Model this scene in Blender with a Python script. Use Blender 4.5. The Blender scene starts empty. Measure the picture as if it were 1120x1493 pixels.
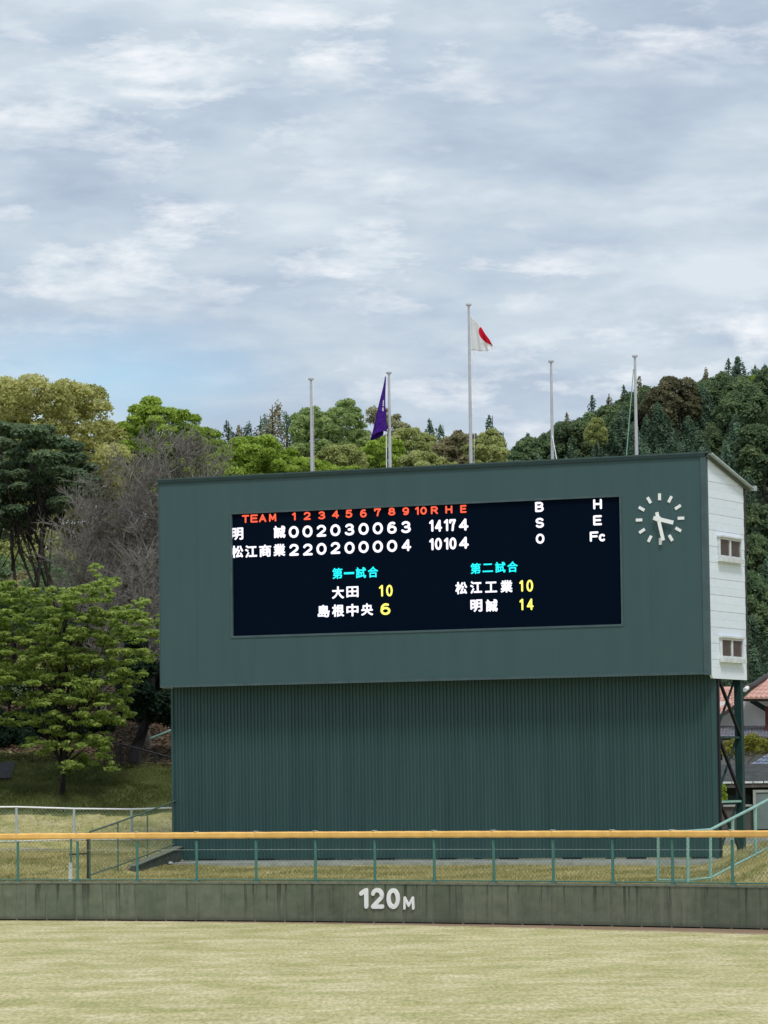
import bpy, math, random
import numpy as np
from mathutils import Vector, Matrix
S = bpy.context.scene
COL = S.collection
random.seed(7)
RNG = np.random.default_rng(11)

# ------------------------------------------------------------------ camera
F = 5610.0                       # focal length in pixels of a 1120 px wide picture
PITCH = math.atan(392 / F); ROLL = 0.0131; ZC = 4.14
cr, sr, cp, sp = math.cos(ROLL), math.sin(ROLL), math.cos(PITCH), math.sin(PITCH)
cam_d = bpy.data.cameras.new('camera'); cam = bpy.data.objects.new('camera', cam_d)
COL.objects.link(cam); S.camera = cam
right = Vector((cr, sr * sp, -sr * cp)); up = Vector((sr, -cr * sp, cr * cp)); fw = Vector((0, cp, sp))
M4 = Matrix((( right.x, up.x, -fw.x, 0), (right.y, up.y, -fw.y, 0), (right.z, up.z, -fw.z, ZC), (0, 0, 0, 1)))
cam.matrix_world = M4
cam_d.sensor_fit = 'HORIZONTAL'; cam_d.sensor_width = 36; cam_d.lens = 36 * F / 1120
cam_d.clip_start = 1; cam_d.clip_end = 5000

def ray(u, v):
    a = u - 560; b = 746.5 - v
    a2 = a * cr + b * sr; b2 = -a * sr + b * cr
    return np.array([a2, F * cp - b2 * sp, F * sp + b2 * cp])
def at(u, v, Y):                 # picture position at distance Y -> real position
    r = ray(u, v); t = Y / r[1]
    return np.array([r[0] * t, Y, ZC + r[2] * t])

# ------------------------------------------------------------------ light
SUN_EL, SUN_AZ = math.radians(56), math.radians(160)   # azimuth from +Y towards +X
sd = bpy.data.lights.new('sun', 'SUN'); sun = bpy.data.objects.new('sun', sd); COL.objects.link(sun)
sd.energy = 1.5; sd.angle = math.radians(12); sd.color = (1.0, 0.96, 0.91)
dirv = Vector((math.sin(SUN_AZ) * math.cos(SUN_EL), math.cos(SUN_AZ) * math.cos(SUN_EL), math.sin(SUN_EL)))
sun.rotation_euler = dirv.to_track_quat('Z', 'Y').to_euler()
sun.location = (20, -20, 60)
S.view_settings.view_transform = 'Standard'; S.view_settings.look = 'None'
S.view_settings.gamma = 1; S.view_settings.exposure = 0.45; S.view_settings.use_curve_mapping = False

W = bpy.data.worlds.new('World'); S.world = W; W.use_nodes = True
nt = W.node_tree; nt.nodes.clear()
def N(t, kind, **kw):
    n = t.nodes.new(kind)
    for k, v in kw.items():
        if k in n.inputs.keys() if isinstance(k, str) else False: n.inputs[k].default_value = v
        else: setattr(n, k, v)
    return n
out = N(nt, 'ShaderNodeOutputWorld')
sky = N(nt, 'ShaderNodeTexSky'); sky.sky_type = 'NISHITA'; sky.sun_disc = False
sky.sun_elevation = SUN_EL; sky.sun_rotation = SUN_AZ
bg1 = N(nt, 'ShaderNodeBackground'); bg1.inputs['Strength'].default_value = 0.10
tint = N(nt, 'ShaderNodeMix'); tint.data_type = 'RGBA'; tint.blend_type = 'MULTIPLY'; tint.inputs[0].default_value = 1; tint.inputs[7].default_value = (0.80, 0.93, 1.04, 1)
nt.links.new(sky.outputs[0], tint.inputs[6]); nt.links.new(tint.outputs[2], bg1.inputs['Color'])
tc = N(nt, 'ShaderNodeTexCoord')
def wmap(sc, loc=(0, 0, 0)):
    m = N(nt, 'ShaderNodeMapping'); m.inputs['Scale'].default_value = sc; m.inputs['Location'].default_value = loc
    m.inputs['Rotation'].default_value = (0, math.radians(-3), 0)
    nt.links.new(tc.outputs['Generated'], m.inputs['Vector']); return m
def wnoise(m, scale, det, rough, dist):
    n = N(nt, 'ShaderNodeTexNoise'); n.inputs['Scale'].default_value = scale; n.inputs['Detail'].default_value = det
    n.inputs['Roughness'].default_value = rough; n.inputs['Distortion'].default_value = dist
    nt.links.new(m.outputs[0], n.inputs['Vector']); return n
def wramp(src, stops):
    r = N(nt, 'ShaderNodeValToRGB'); cr_ = r.color_ramp
    while len(cr_.elements) < len(stops): cr_.elements.new(0.5)
    for e, (p, c) in zip(cr_.elements, stops): e.position = p; e.color = (*c, 1) if len(c) == 3 else c
    nt.links.new(src, r.inputs[0]); return r
n_fine = wnoise(wmap((1, 1, 3.3), (3.1, 0.4, 0.35)), 24, 7, 0.56, 0.12)     # streaked cloud texture
n_big = wnoise(wmap((1, 1, 2.6), (1.3, 2.2, 5.6)), 7.5, 4, 0.5, 0.1)       # broad grey and bright banks
add = N(nt, 'ShaderNodeMath'); add.operation = 'MULTIPLY_ADD'
nt.links.new(n_big.outputs['Fac'], add.inputs[0]); add.inputs[1].default_value = 0.62
mm = N(nt, 'ShaderNodeMath'); mm.operation = 'MULTIPLY'; mm.inputs[1].default_value = 0.62
nt.links.new(n_fine.outputs['Fac'], mm.inputs[0]); nt.links.new(mm.outputs[0], add.inputs[2])
cl = wramp(add.outputs[0], [(0.47, (0.315, 0.38, 0.475)), (0.58, (0.37, 0.44, 0.525)), (0.68, (0.435, 0.505, 0.57)), (0.80, (0.53, 0.585, 0.635))])
n_puf = wnoise(wmap((1, 1, 3.1), (5.7, 1.9, 4.15)), 30, 8, 0.62, 0.15)
puf = wramp(n_puf.outputs['Fac'], [(0.49, (0, 0, 0)), (0.68, (1, 1, 1))])
n_pm = wnoise(wmap((1, 1, 4.2), (2.7, 6.9, 1.15)), 9, 4, 0.5, 0.1)
pmk = wramp(n_pm.outputs['Fac'], [(0.42, (0, 0, 0)), (0.60, (1, 1, 1))])
pmul = N(nt, 'ShaderNodeMath'); pmul.operation = 'MULTIPLY'; nt.links.new(puf.outputs[0], pmul.inputs[0]); nt.links.new(pmk.outputs[0], pmul.inputs[1])
cmx = N(nt, 'ShaderNodeMix'); cmx.data_type = 'RGBA'; nt.links.new(pmul.outputs[0], cmx.inputs[0]); nt.links.new(cl.outputs[0], cmx.inputs[6]); cmx.inputs[7].default_value = (0.68, 0.70, 0.725, 1)
bg2 = N(nt, 'ShaderNodeBackground'); bg2.inputs['Strength'].default_value = 1.0
nt.links.new(cmx.outputs[2], bg2.inputs['Color'])
n_hole = wnoise(wmap((1, 1, 3.0), (7.3, 1.15, 2.4)), 7, 5, 0.55, 0.3)
hole = wramp(n_hole.outputs['Fac'], [(0.24, (0, 0, 0)), (0.33, (1, 1, 1))])
# one opening in the clouds low over the trees, as in the photograph
vd = N(nt, 'ShaderNodeVectorMath'); vd.operation = 'SUBTRACT'
gp = Vector(ray(150, 555)).normalized()
nt.links.new(tc.outputs['Generated'], vd.inputs[0]); vd.inputs[1].default_value = gp
vs = N(nt, 'ShaderNodeVectorMath'); vs.operation = 'MULTIPLY'; vs.inputs[1].default_value = (24, 24, 75)
nt.links.new(vd.outputs[0], vs.inputs[0])
vl = N(nt, 'ShaderNodeVectorMath'); vl.operation = 'LENGTH'; nt.links.new(vs.outputs[0], vl.inputs[0])
ns = N(nt, 'ShaderNodeMath'); ns.operation = 'MULTIPLY_ADD'; ns.inputs[1].default_value = 1.5; nt.links.new(n_fine.outputs['Fac'], ns.inputs[0]); nt.links.new(vl.outputs['Value'], ns.inputs[2])
gap = wramp(ns.outputs[0], [(0.0, (0, 0, 0)), (1.0, (1, 1, 1))])
gm = N(nt, 'ShaderNodeMapRange'); gm.inputs['From Min'].default_value = 0.9; gm.inputs['From Max'].default_value = 2.1
gm.inputs['To Min'].default_value = 0.22
nt.links.new(ns.outputs[0], gm.inputs['Value'])
mul = N(nt, 'ShaderNodeMath'); mul.operation = 'MULTIPLY'; nt.links.new(hole.outputs[0], mul.inputs[0]); nt.links.new(gm.outputs[0], mul.inputs[1])
mx = N(nt, 'ShaderNodeMixShader'); nt.links.new(mul.outputs[0], mx.inputs[0]); nt.links.new(bg1.outputs[0], mx.inputs[1]); nt.links.new(bg2.outputs[0], mx.inputs[2])
nt.links.new(mx.outputs[0], out.inputs['Surface'])

# ------------------------------------------------------------------ materials
def material(name):
    m = bpy.data.materials.new(name); m.use_nodes = True; t = m.node_tree; t.nodes.clear()
    o = N(t, 'ShaderNodeOutputMaterial'); return m, t, o
def ramp(t, src, stops):
    r = N(t, 'ShaderNodeValToRGB'); e_ = r.color_ramp
    while len(e_.elements) < len(stops): e_.elements.new(0.5)
    for e, (p, c) in zip(e_.elements, stops): e.position = p; e.color = (*c, 1)
    if src is not None: t.links.new(src, r.inputs[0])
    return r
def noise(t, scale=(1, 1, 1), s=5, det=4, rough=0.5, coord='Object', dist=0):
    c = N(t, 'ShaderNodeTexCoord'); m = N(t, 'ShaderNodeMapping'); m.inputs['Scale'].default_value = scale
    t.links.new(c.outputs[coord], m.inputs['Vector'])
    n = N(t, 'ShaderNodeTexNoise'); n.inputs['Scale'].default_value = s; n.inputs['Detail'].default_value = det
    n.inputs['Roughness'].default_value = rough; n.inputs['Distortion'].default_value = dist
    t.links.new(m.outputs[0], n.inputs['Vector']); return n
def mixc(t, fac, a, b, mode='MIX'):
    m = N(t, 'ShaderNodeMix'); m.data_type = 'RGBA'; m.blend_type = mode
    if isinstance(fac, float): m.inputs[0].default_value = fac
    else: t.links.new(fac, m.inputs[0])
    for i, x in ((6, a), (7, b)):
        if isinstance(x, tuple): m.inputs[i].default_value = (*x, 1)
        else: t.links.new(x, m.inputs[i])
    return m.outputs[2]
def pm(name, c1, c2=None, s=4, scale=(1, 1, 1), rough=0.6, metal=0, bump=0.0, bs=30, det=5, tint=0.0, spec=0.3):
    m, t, o = material(name); b = N(t, 'ShaderNodeBsdfPrincipled'); t.links.new(b.outputs[0], o.inputs[0])
    b.inputs['Roughness'].default_value = rough; b.inputs['Metallic'].default_value = metal
    b.inputs['Specular IOR Level'].default_value = spec
    n = noise(t, scale, s, det); c2 = c2 or tuple(x * 0.8 for x in c1)
    r = ramp(t, n.outputs['Fac'], [(0.35, c2), (0.65, c1)]); c = r.outputs[0]
    if tint:
        oi = N(t, 'ShaderNodeObjectInfo'); rr = ramp(t, oi.outputs['Random'], [(0, (1 - tint,) * 3), (1, (1 + tint,) * 3)])
        c = mixc(t, 1.0, c, rr.outputs[0], 'MULTIPLY')
    t.links.new(c, b.inputs['Base Color'])
    if bump:
        n2 = noise(t, scale, bs, 5); bm = N(t, 'ShaderNodeBump'); bm.inputs['Strength'].default_value = bump; bm.inputs['Distance'].default_value = 0.02
        t.links.new(n2.outputs['Fac'], bm.inputs['Height']); t.links.new(bm.outputs[0], b.inputs['Normal'])
    return m
def emit(name, c, s=1.0):
    m, t, o = material(name); e = N(t, 'ShaderNodeEmission'); e.inputs[0].default_value = (*c, 1); e.inputs[1].default_value = s
    t.links.new(e.outputs[0], o.inputs[0]); return m
def leafmat(name, dark, mid, light, trans=0.3, rand=0.03):
    m, t, o = material(name)
    a = N(t, 'ShaderNodeAttribute'); a.attribute_name = 'tone'
    r = ramp(t, a.outputs['Fac'], [(0.0, dark), (0.5, mid), (1.0, light)])
    oi = N(t, 'ShaderNodeObjectInfo'); h = N(t, 'ShaderNodeHueSaturation')
    mr = N(t, 'ShaderNodeMapRange'); mr.inputs['To Min'].default_value = 0.5 - rand * 0.03; mr.inputs['To Max'].default_value = 0.5 + rand * 0.03
    mv = N(t, 'ShaderNodeMapRange'); mv.inputs['To Min'].default_value = 1 - rand; mv.inputs['To Max'].default_value = 1 + rand
    t.links.new(oi.outputs['Random'], mr.inputs[0]); t.links.new(oi.outputs['Random'], mv.inputs[0])
    t.links.new(mr.outputs[0], h.inputs['Hue']); t.links.new(mv.outputs[0], h.inputs['Value']); t.links.new(r.outputs[0], h.inputs['Color'])
    d = N(t, 'ShaderNodeBsdfDiffuse'); tr = N(t, 'ShaderNodeBsdfTranslucent'); mxs = N(t, 'ShaderNodeMixShader'); mxs.inputs[0].default_value = trans + .12
    t.links.new(h.outputs[0], d.inputs[0]); t.links.new(h.outputs[0], tr.inputs[0])
    t.links.new(d.outputs[0], mxs.inputs[1]); t.links.new(tr.outputs[0], mxs.inputs[2]); t.links.new(mxs.outputs[0], o.inputs[0])
    return m

MT = {}
MT['panel'] = pm('green_painted_panel', (0.050, 0.103, 0.110), (0.045, 0.095, 0.102), s=2.2, scale=(1, 1, .12), rough=0.55, spec=0.35)
MT['corr'] = pm('green_corrugated_sheet', (0.041, 0.094, 0.094), (0.032, 0.076, 0.078), s=2.6, scale=(1, 1, .06), rough=0.45)
MT['trim'] = pm('green_trim', (0.075, 0.12, 0.135), rough=0.5, s=2)
MT['darktrim'] = pm('dark_trim', (0.02, 0.045, 0.045), rough=0.5)
MT['steelg'] = pm('dark_green_steel', (0.018, 0.055, 0.055), rough=0.45, s=3)
MT['steelb'] = pm('black_steel', (0.012, 0.014, 0.02), rough=0.6)
MT['siding'] = pm('white_siding', (0.80, 0.87, 0.96), (0.76, 0.83, 0.92), s=2.5, scale=(1, 1, 3), rough=0.5, tint=0.025)
MT['soffit'] = pm('soffit', (0.10, 0.12, 0.12), rough=0.8)
MT['roofm'] = pm('metal_roof', (0.06, 0.10, 0.095), rough=0.4, s=2)
MT['alu'] = pm('aluminium', (0.62, 0.61, 0.62), (0.52, 0.51, 0.54), s=3, rough=0.35, metal=0.5)
MT['frame'] = pm('white_frame', (0.72, 0.75, 0.76), rough=0.45)
MT['curtain'] = pm('brown_curtain_behind_glass', (0.13, 0.115, 0.11), (0.05, 0.042, 0.045), s=16, scale=(6, 6, .3), rough=0.12, spec=0.6)
MT['screen'] = pm('led_screen', (0.0006, 0.005, 0.016), (0.0005, 0.0045, 0.014), s=3, rough=0.7, spec=0.04)
MT['e_white'] = emit('led_white', (0.93, 0.90, 1.0), 1.0)
MT['e_red'] = emit('led_red', (0.95, 0.12, 0.06), 1.0)
MT['e_cyan'] = emit('led_cyan', (0.02, 0.82, 0.90), 1.0)
MT['e_yel'] = emit('led_yellow', (0.95, 0.88, 0.16), 1.0)
MT['white'] = pm('white_paint', (0.93, 0.94, 0.95), (0.90, 0.91, 0.92), rough=0.5)
MT['greenpost'] = pm('green_fence_paint', (0.075, 0.22, 0.19), (0.06, 0.17, 0.15), rough=0.45, s=2)
MT['mint'] = pm('pale_green_rail', (0.28, 0.50, 0.44), (0.22, 0.40, 0.35), rough=0.4, s=2)
MT['railg'] = pm('dull_green_rail', (0.10, 0.17, 0.13), (0.07, 0.12, 0.10), rough=0.5, s=2)
MT['net'] = pm('green_wire', (0.05, 0.13, 0.11), rough=0.5)
MT['pad'] = pm('orange_rail_pad', (0.92, 0.55, 0.17), (0.82, 0.47, 0.14), s=3, rough=0.7, bump=0.3, bs=6, tint=0.05)
MT['padtop'] = pm('brown_pad_seam', (0.22, 0.10, 0.04), rough=0.8)
MT['galv'] = pm('galvanised', (0.55, 0.62, 0.63), (0.42, 0.50, 0.52), s=5, rough=0.4, metal=0.3)
MT['rust'] = pm('dark_bronze', (0.05, 0.045, 0.04), rough=0.6)
MT['conc'] = pm('pale_concrete', (0.40, 0.41, 0.38), (0.28, 0.30, 0.27), s=3, rough=0.9, bump=0.3)
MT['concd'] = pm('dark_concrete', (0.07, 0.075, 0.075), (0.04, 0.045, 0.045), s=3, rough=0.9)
MT['seam'] = pm('siding_seam', (0.58, 0.62, 0.66), rough=0.8)
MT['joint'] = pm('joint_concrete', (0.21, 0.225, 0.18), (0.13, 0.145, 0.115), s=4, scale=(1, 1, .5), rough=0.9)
MT['bark'] = pm('dark_bark', (0.055, 0.045, 0.038), (0.028, 0.024, 0.022), s=6, scale=(1, 1, .3), rough=0.95)
MT['blackbark'] = pm('blackish_bark', (0.03, 0.026, 0.024), (0.015, 0.013, 0.013), s=6, scale=(1, 1, .3), rough=0.95)
MT['greybark'] = pm('grey_bark', (0.265, 0.245, 0.22), (0.15, 0.137, 0.122), s=5, rough=0.95)
MT['black'] = pm('black_void', (0.008, 0.009, 0.010), rough=0.9)
MT['wallw'] = pm('white_plaster', (0.85, 0.87, 0.88), (0.77, 0.79, 0.80), s=1.5, rough=0.8)
MT['tileo'] = pm('orange_clay_tile', (0.72, 0.43, 0.35), (0.52, 0.28, 0.22), s=9, rough=0.45)
MT['tileg'] = pm('grey_roof_tile', (0.26, 0.26, 0.29), (0.14, 0.14, 0.17), s=9, rough=0.35)
MT['tileb'] = pm('blue_grey_roof_tile', (0.22, 0.26, 0.34), (0.10, 0.12, 0.17), s=9, rough=0.3)
MT['redw'] = pm('dark_red_wood', (0.16, 0.045, 0.035), (0.10, 0.03, 0.025), s=4, rough=0.7)
MT['brownw'] = pm('brown_wall', (0.13, 0.115, 0.10), (0.08, 0.07, 0.065), s=2, scale=(1, 1, .3), rough=0.9)
MT['shutter'] = pm('grey_green_shutter', (0.20, 0.25, 0.25), (0.16, 0.20, 0.20), s=2, rough=0.6)
MT['asph'] = pm('asphalt', (0.055, 0.055, 0.062), (0.04, 0.04, 0.045), s=6, rough=0.9)
MT['stone'] = pm('rubble_stone', (0.30, 0.29, 0.27), (0.16, 0.15, 0.14), s=5, rough=0.9, tint=0.2)
MT['purple'] = None
# outfield wall: greenish concrete, dark run-down stains below the coping
def wallmat():
    m, t, o = material('stained_green_concrete'); b = N(t, 'ShaderNodeBsdfPrincipled'); t.links.new(b.outputs[0], o.inputs[0])
    b.inputs['Roughness'].default_value = 0.85; b.inputs['Specular IOR Level'].default_value = 0.2
    g = N(t, 'ShaderNodeNewGeometry'); sep = N(t, 'ShaderNodeSeparateXYZ'); t.links.new(g.outputs['Position'], sep.inputs[0])
    def nz(sc, s, det, r=0.5):
        mp = N(t, 'ShaderNodeMapping'); mp.inputs['Scale'].default_value = sc; t.links.new(g.outputs['Position'], mp.inputs['Vector'])
        n = N(t, 'ShaderNodeTexNoise'); n.inputs['Scale'].default_value = s; n.inputs['Detail'].default_value = det; n.inputs['Roughness'].default_value = r
        t.links.new(mp.outputs[0], n.inputs['Vector']); return n
    base = ramp(t, nz((1, 1, 1.4), 2.2, 6, .6).outputs['Fac'], [(0.3, (0.115, 0.14, 0.098)), (0.5, (0.145, 0.170, 0.122)), (0.7, (0.175, 0.195, 0.145))])
    st = ramp(t, nz((1, 1, .05), 5.5, 4, .65).outputs['Fac'], [(0.38, (1, 1, 1)), (0.47, (0, 0, 0))])
    zt = N(t, 'ShaderNodeMapRange'); zt.inputs['From Min'].default_value = 0.15; zt.inputs['From Max'].default_value = 1.15; zt.inputs['To Min'].default_value = 0.25
    t.links.new(sep.outputs['Z'], zt.inputs[0])
    k = N(t, 'ShaderNodeMath'); k.operation = 'MULTIPLY'; t.links.new(st.outputs[0], k.inputs[0]); t.links.new(zt.outputs[0], k.inputs[1])
    k2 = N(t, 'ShaderNodeMath'); k2.operation = 'MULTIPLY'; t.links.new(k.outputs[0], k2.inputs[0]); k2.inputs[1].default_value = 0.80
    c = mixc(t, k2.outputs[0], base.outputs[0], (0.035, 0.04, 0.036))
    pl = ramp(t, nz((1, 1, .05), 5.1, 2, .5).outputs['Fac'], [(0.60, (0, 0, 0)), (0.70, (.55, .55, .55))])
    c = mixc(t, pl.outputs[0], c, (0.19, 0.20, 0.17))
    oi = N(t, 'ShaderNodeObjectInfo'); rr = ramp(t, oi.outputs['Random'], [(0, (0.85, 0.86, 0.85)), (1, (1.12, 1.1, 1.08))])
    c = mixc(t, 1.0, c, rr.outputs[0], 'MULTIPLY')
    # band that darkens towards the foot
    zb = N(t, 'ShaderNodeMapRange'); zb.inputs['From Min'].default_value = 0.0; zb.inputs['From Max'].default_value = 0.16; zb.inputs['To Min'].default_value = 0.6; zb.inputs['To Max'].default_value = 0
    t.links.new(sep.outputs['Z'], zb.inputs[0]); c = mixc(t, zb.outputs[0], c, (0.05, 0.045, 0.04))
    t.links.new(c, b.inputs['Base Color'])
    n2 = nz((1, 1, 1), 25, 5); bm = N(t, 'ShaderNodeBump'); bm.inputs['Strength'].default_value = 0.3; bm.inputs['Distance'].default_value = 0.01
    t.links.new(n2.outputs['Fac'], bm.inputs['Height']); t.links.new(bm.outputs[0], b.inputs['Normal']); return m
MT['wall'] = wallmat()

# ------------------------------------------------------------------ mesh helpers
def tag(o, label=None, cat=None, group=None, kind=None):
    for k, v in (('label', label), ('category', cat), ('group', group), ('kind', kind)):
        if v: o[k] = v
    return o
def empty(name, loc=(0, 0, 0), rz=0.0, **kw):
    o = bpy.data.objects.new(name, None); COL.objects.link(o); o.location = loc; o.rotation_euler = (0, 0, rz)
    o.empty_display_size = 0.2
    return tag(o, **kw)
class MB:
    def __init__(s): s.v = []; s.f = []; s.m = []
    def add(s, vs, fs, mi=0):
        k = len(s.v); s.v += [tuple(map(float, p)) for p in vs]; s.f += [tuple(k + i for i in f) for f in fs]; s.m += [mi] * len(fs); return s
    def box(s, x0, x1, y0, y1, z0, z1, mi=0):
        return s.add([(x0, y0, z0), (x1, y0, z0), (x1, y1, z0), (x0, y1, z0), (x0, y0, z1), (x1, y0, z1), (x1, y1, z1), (x0, y1, z1)],
                     [(0, 3, 2, 1), (4, 5, 6, 7), (0, 1, 5, 4), (1, 2, 6, 5), (2, 3, 7, 6), (3, 0, 4, 7)], mi)
    def bar(s, p0, p1, w, h=None, mi=0):      # rectangular bar between two points
        h = h or w; p0 = Vector(p0); p1 = Vector(p1); d = (p1 - p0).normalized()
        a = d.cross(Vector((0, 0, 1)));  a = a.normalized() if a.length > 1e-4 else Vector((1, 0, 0)); b = d.cross(a).normalized()
        vs = [p + a * i * w / 2 + b * j * h / 2 for p in (p0, p1) for i, j in ((-1, -1), (1, -1), (1, 1), (-1, 1))]
        return s.add(vs, [(0, 1, 2, 3), (7, 6, 5, 4), (0, 4, 5, 1), (1, 5, 6, 2), (2, 6, 7, 3), (3, 7, 4, 0)], mi)
    def tube(s, pts, rad, n=6, cap=True, mi=0):
        pts = [Vector(p) for p in pts]; rad = rad if isinstance(rad, (list, tuple)) else [rad] * len(pts)
        k = len(s.v); fs = []
        for i, p in enumerate(pts):
            d = (pts[min(i + 1, len(pts) - 1)] - pts[max(i - 1, 0)]).normalized()
            a = d.cross(Vector((0, 0, 1))) if abs(d.z) < 0.95 else d.cross(Vector((0, 1, 0))); a.normalize(); b = d.cross(a)
            for j in range(n):
                t = 2 * math.pi * j / n; s.v.append(tuple(p + (a * math.cos(t) + b * math.sin(t)) * rad[i]))
        for i in range(len(pts) - 1):
            for j in range(n):
                q = (j + 1) % n; fs.append((k + i * n + j, k + i * n + q, k + (i + 1) * n + q, k + (i + 1) * n + j))
        if cap: fs.append(tuple(k + j for j in reversed(range(n)))); fs.append(tuple(k + (len(pts) - 1) * n + j for j in range(n)))
        s.f += fs; s.m += [mi] * len(fs); return s
    def prism(s, poly, axis, a0, a1, mi=0):   # poly in the other two axes
        n = len(poly)
        def P(p, a): return (a, p[0], p[1]) if axis == 'x' else ((p[0], a, p[1]) if axis == 'y' else (p[0], p[1], a))
        vs = [P(p, a0) for p in poly] + [P(p, a1) for p in poly]
        return s.add(vs, [tuple(range(n)), tuple(range(2 * n - 1, n - 1, -1))] + [(i, (i + 1) % n + 0, (i + 1) % n + n, i + n)[::-1] for i in range(n)], mi)
    def build(s, name, mat, parent=None, off=(0, 0, 0), smooth=False, kind=None, **kw):
        me = bpy.data.meshes.new(name); off = tuple(off)
        v = [(p[0] - off[0], p[1] - off[1], p[2] - off[2]) for p in s.v]
        me.from_pydata(v, [], s.f); mats = mat if isinstance(mat, (list, tuple)) else [mat]
        for m in mats: me.materials.append(m)
        if len(mats) > 1: me.polygons.foreach_set('material_index', s.m)
        if smooth: me.polygons.foreach_set('use_smooth', [True] * len(me.polygons))
        me.update(); o = bpy.data.objects.new(name, me); COL.objects.link(o)
        if parent: o.parent = parent
        return tag(o, kind=kind, **kw)
def inst(src, loc=(0, 0, 0), rz=0.0, parent=None, sc=None):
    o = src.copy(); COL.objects.link(o); o.location = loc; o.rotation_euler = (0, 0, rz); o.parent = parent if parent else src.parent
    if sc: o.scale = sc
    return o
def quadmesh(name, V, tone, mat, parent=None, n=4, smooth=False):    # V: (k*n,3) numpy
    k = len(V) // n; me = bpy.data.meshes.new(name)
    me.vertices.add(len(V)); me.vertices.foreach_set('co', V.astype(np.float32).ravel())
    me.loops.add(len(V)); me.loops.foreach_set('vertex_index', np.arange(len(V), dtype=np.int32))
    me.polygons.add(k); me.polygons.foreach_set('loop_start', np.arange(0, len(V), n, dtype=np.int32)); me.polygons.foreach_set('loop_total', np.full(k, n, dtype=np.int32))
    if tone is not None:
        a = me.attributes.new('tone', 'FLOAT', 'FACE'); a.data.foreach_set('value', np.clip(tone, 0, 1).astype(np.float32))
    me.materials.append(mat); me.update(calc_edges=True)
    o = bpy.data.objects.new(name, me); COL.objects.link(o)
    if parent: o.parent = parent
    return o

# ------------------------------------------------------------------ outfield wall arc and terrain
CX, CY, RW = -39.273, 55.573, 69.314
def arc(s, dr=0.0):              # s = metres along the wall, dr = outwards
    t = s / RW; return np.array([CX + (RW + dr) * math.sin(t), CY + (RW + dr) * math.cos(t)])
def arc_rz(s): return -s / RW    # rotation so that local x runs along the wall to the right, local y outwards
def yw(x):
    x = np.asarray(x, float); xc = np.clip(x, -30, 22); d = np.sqrt(RW ** 2 - (xc - CX) ** 2)
    return CY + d - (xc - CX) / d * (x - xc)
def sm(t): t = np.clip(t, 0, 1); return t * t * (3 - 2 * t)
def hnoise(x, y):
    return (np.sin(x * .9 + 1.3) * np.sin(y * .7) + .5 * np.sin(x * 2.1 + y * 1.3) + .35 * np.sin(x * 4.3 - y * 3.1 + 2) + .2 * np.sin(8.1 * x + 1) * np.sin(7.3 * y)) 
def T(x, y):
    x = np.asarray(x, float); y = np.asarray(y, float)
    q = y - yw(x)
    z = 1.14 + .18 * sm(q / 12)
    xl = -9.05 + 1.95 * (y - 117.5) / 15.5                     # line of the left stair rail
    left = sm((xl - x) / 0.5) * (y < 133) + (y >= 133) * sm((6 - x) / 4)
    z = z + left * (.56 * sm((y - 118) / 16))
    hl = sm((4 - x) / 5)
    z = z + hl * np.interp(y, [139, 145, 148, 152, 160, 215, 260, 600], [0, 1.2, 2.15, 2.9, 4.6, 15.5, 14, 12])
    z = z + hl * sm((-10.2 - x) / 3) * .5 * sm((y - 149) / 3) * (1 - sm((y - 165) / 20))
    # right: short grass bank behind the fence, flat yards, then the wooded hill
    z = z + .85 * sm((x - 8.9) / 2.8) * sm((q - .4) / 4.5) * (1 - sm((y - 116) / 5))
    hr = 1 - hl
    cap = 17 + np.clip((x - 8) / 18, -.6, 3) * 7
    z = z + hr * (.46 * sm((y - 135) / 14)) + hr * cap * sm((y - 196) / 85)
    z = z + .035 * hnoise(x, y) * sm(q / 2) * (1 + 2 * sm((y - 140) / 10))
    return z
def Tz(x, y): return float(T(x, y))

# field
xs = np.concatenate([np.linspace(-400, -60, 12), np.linspace(-50, 50, 51), np.linspace(60, 400, 12)])
ts = np.concatenate([np.linspace(-320, -40, 10), np.linspace(-30, 0.12, 12)])
def grid(name, X, Y, Z, mats, idx=None):
    r, c = X.shape; me = bpy.data.meshes.new(name)
    v = np.stack([X, Y, Z], -1).reshape(-1, 3); f = []
    for i in range(r - 1):
        for j in range(c - 1): k = i * c + j; f.append((k, k + 1, k + c + 1, k + c))
    me.from_pydata(v.tolist(), [], f)
    for m in mats: me.materials.append(m)
    if idx is not None: me.polygons.foreach_set('material_index', idx)
    me.polygons.foreach_set('use_smooth', [True] * len(f)); me.update()
    o = bpy.data.objects.new(name, me); COL.objects.link(o); return o

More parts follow.
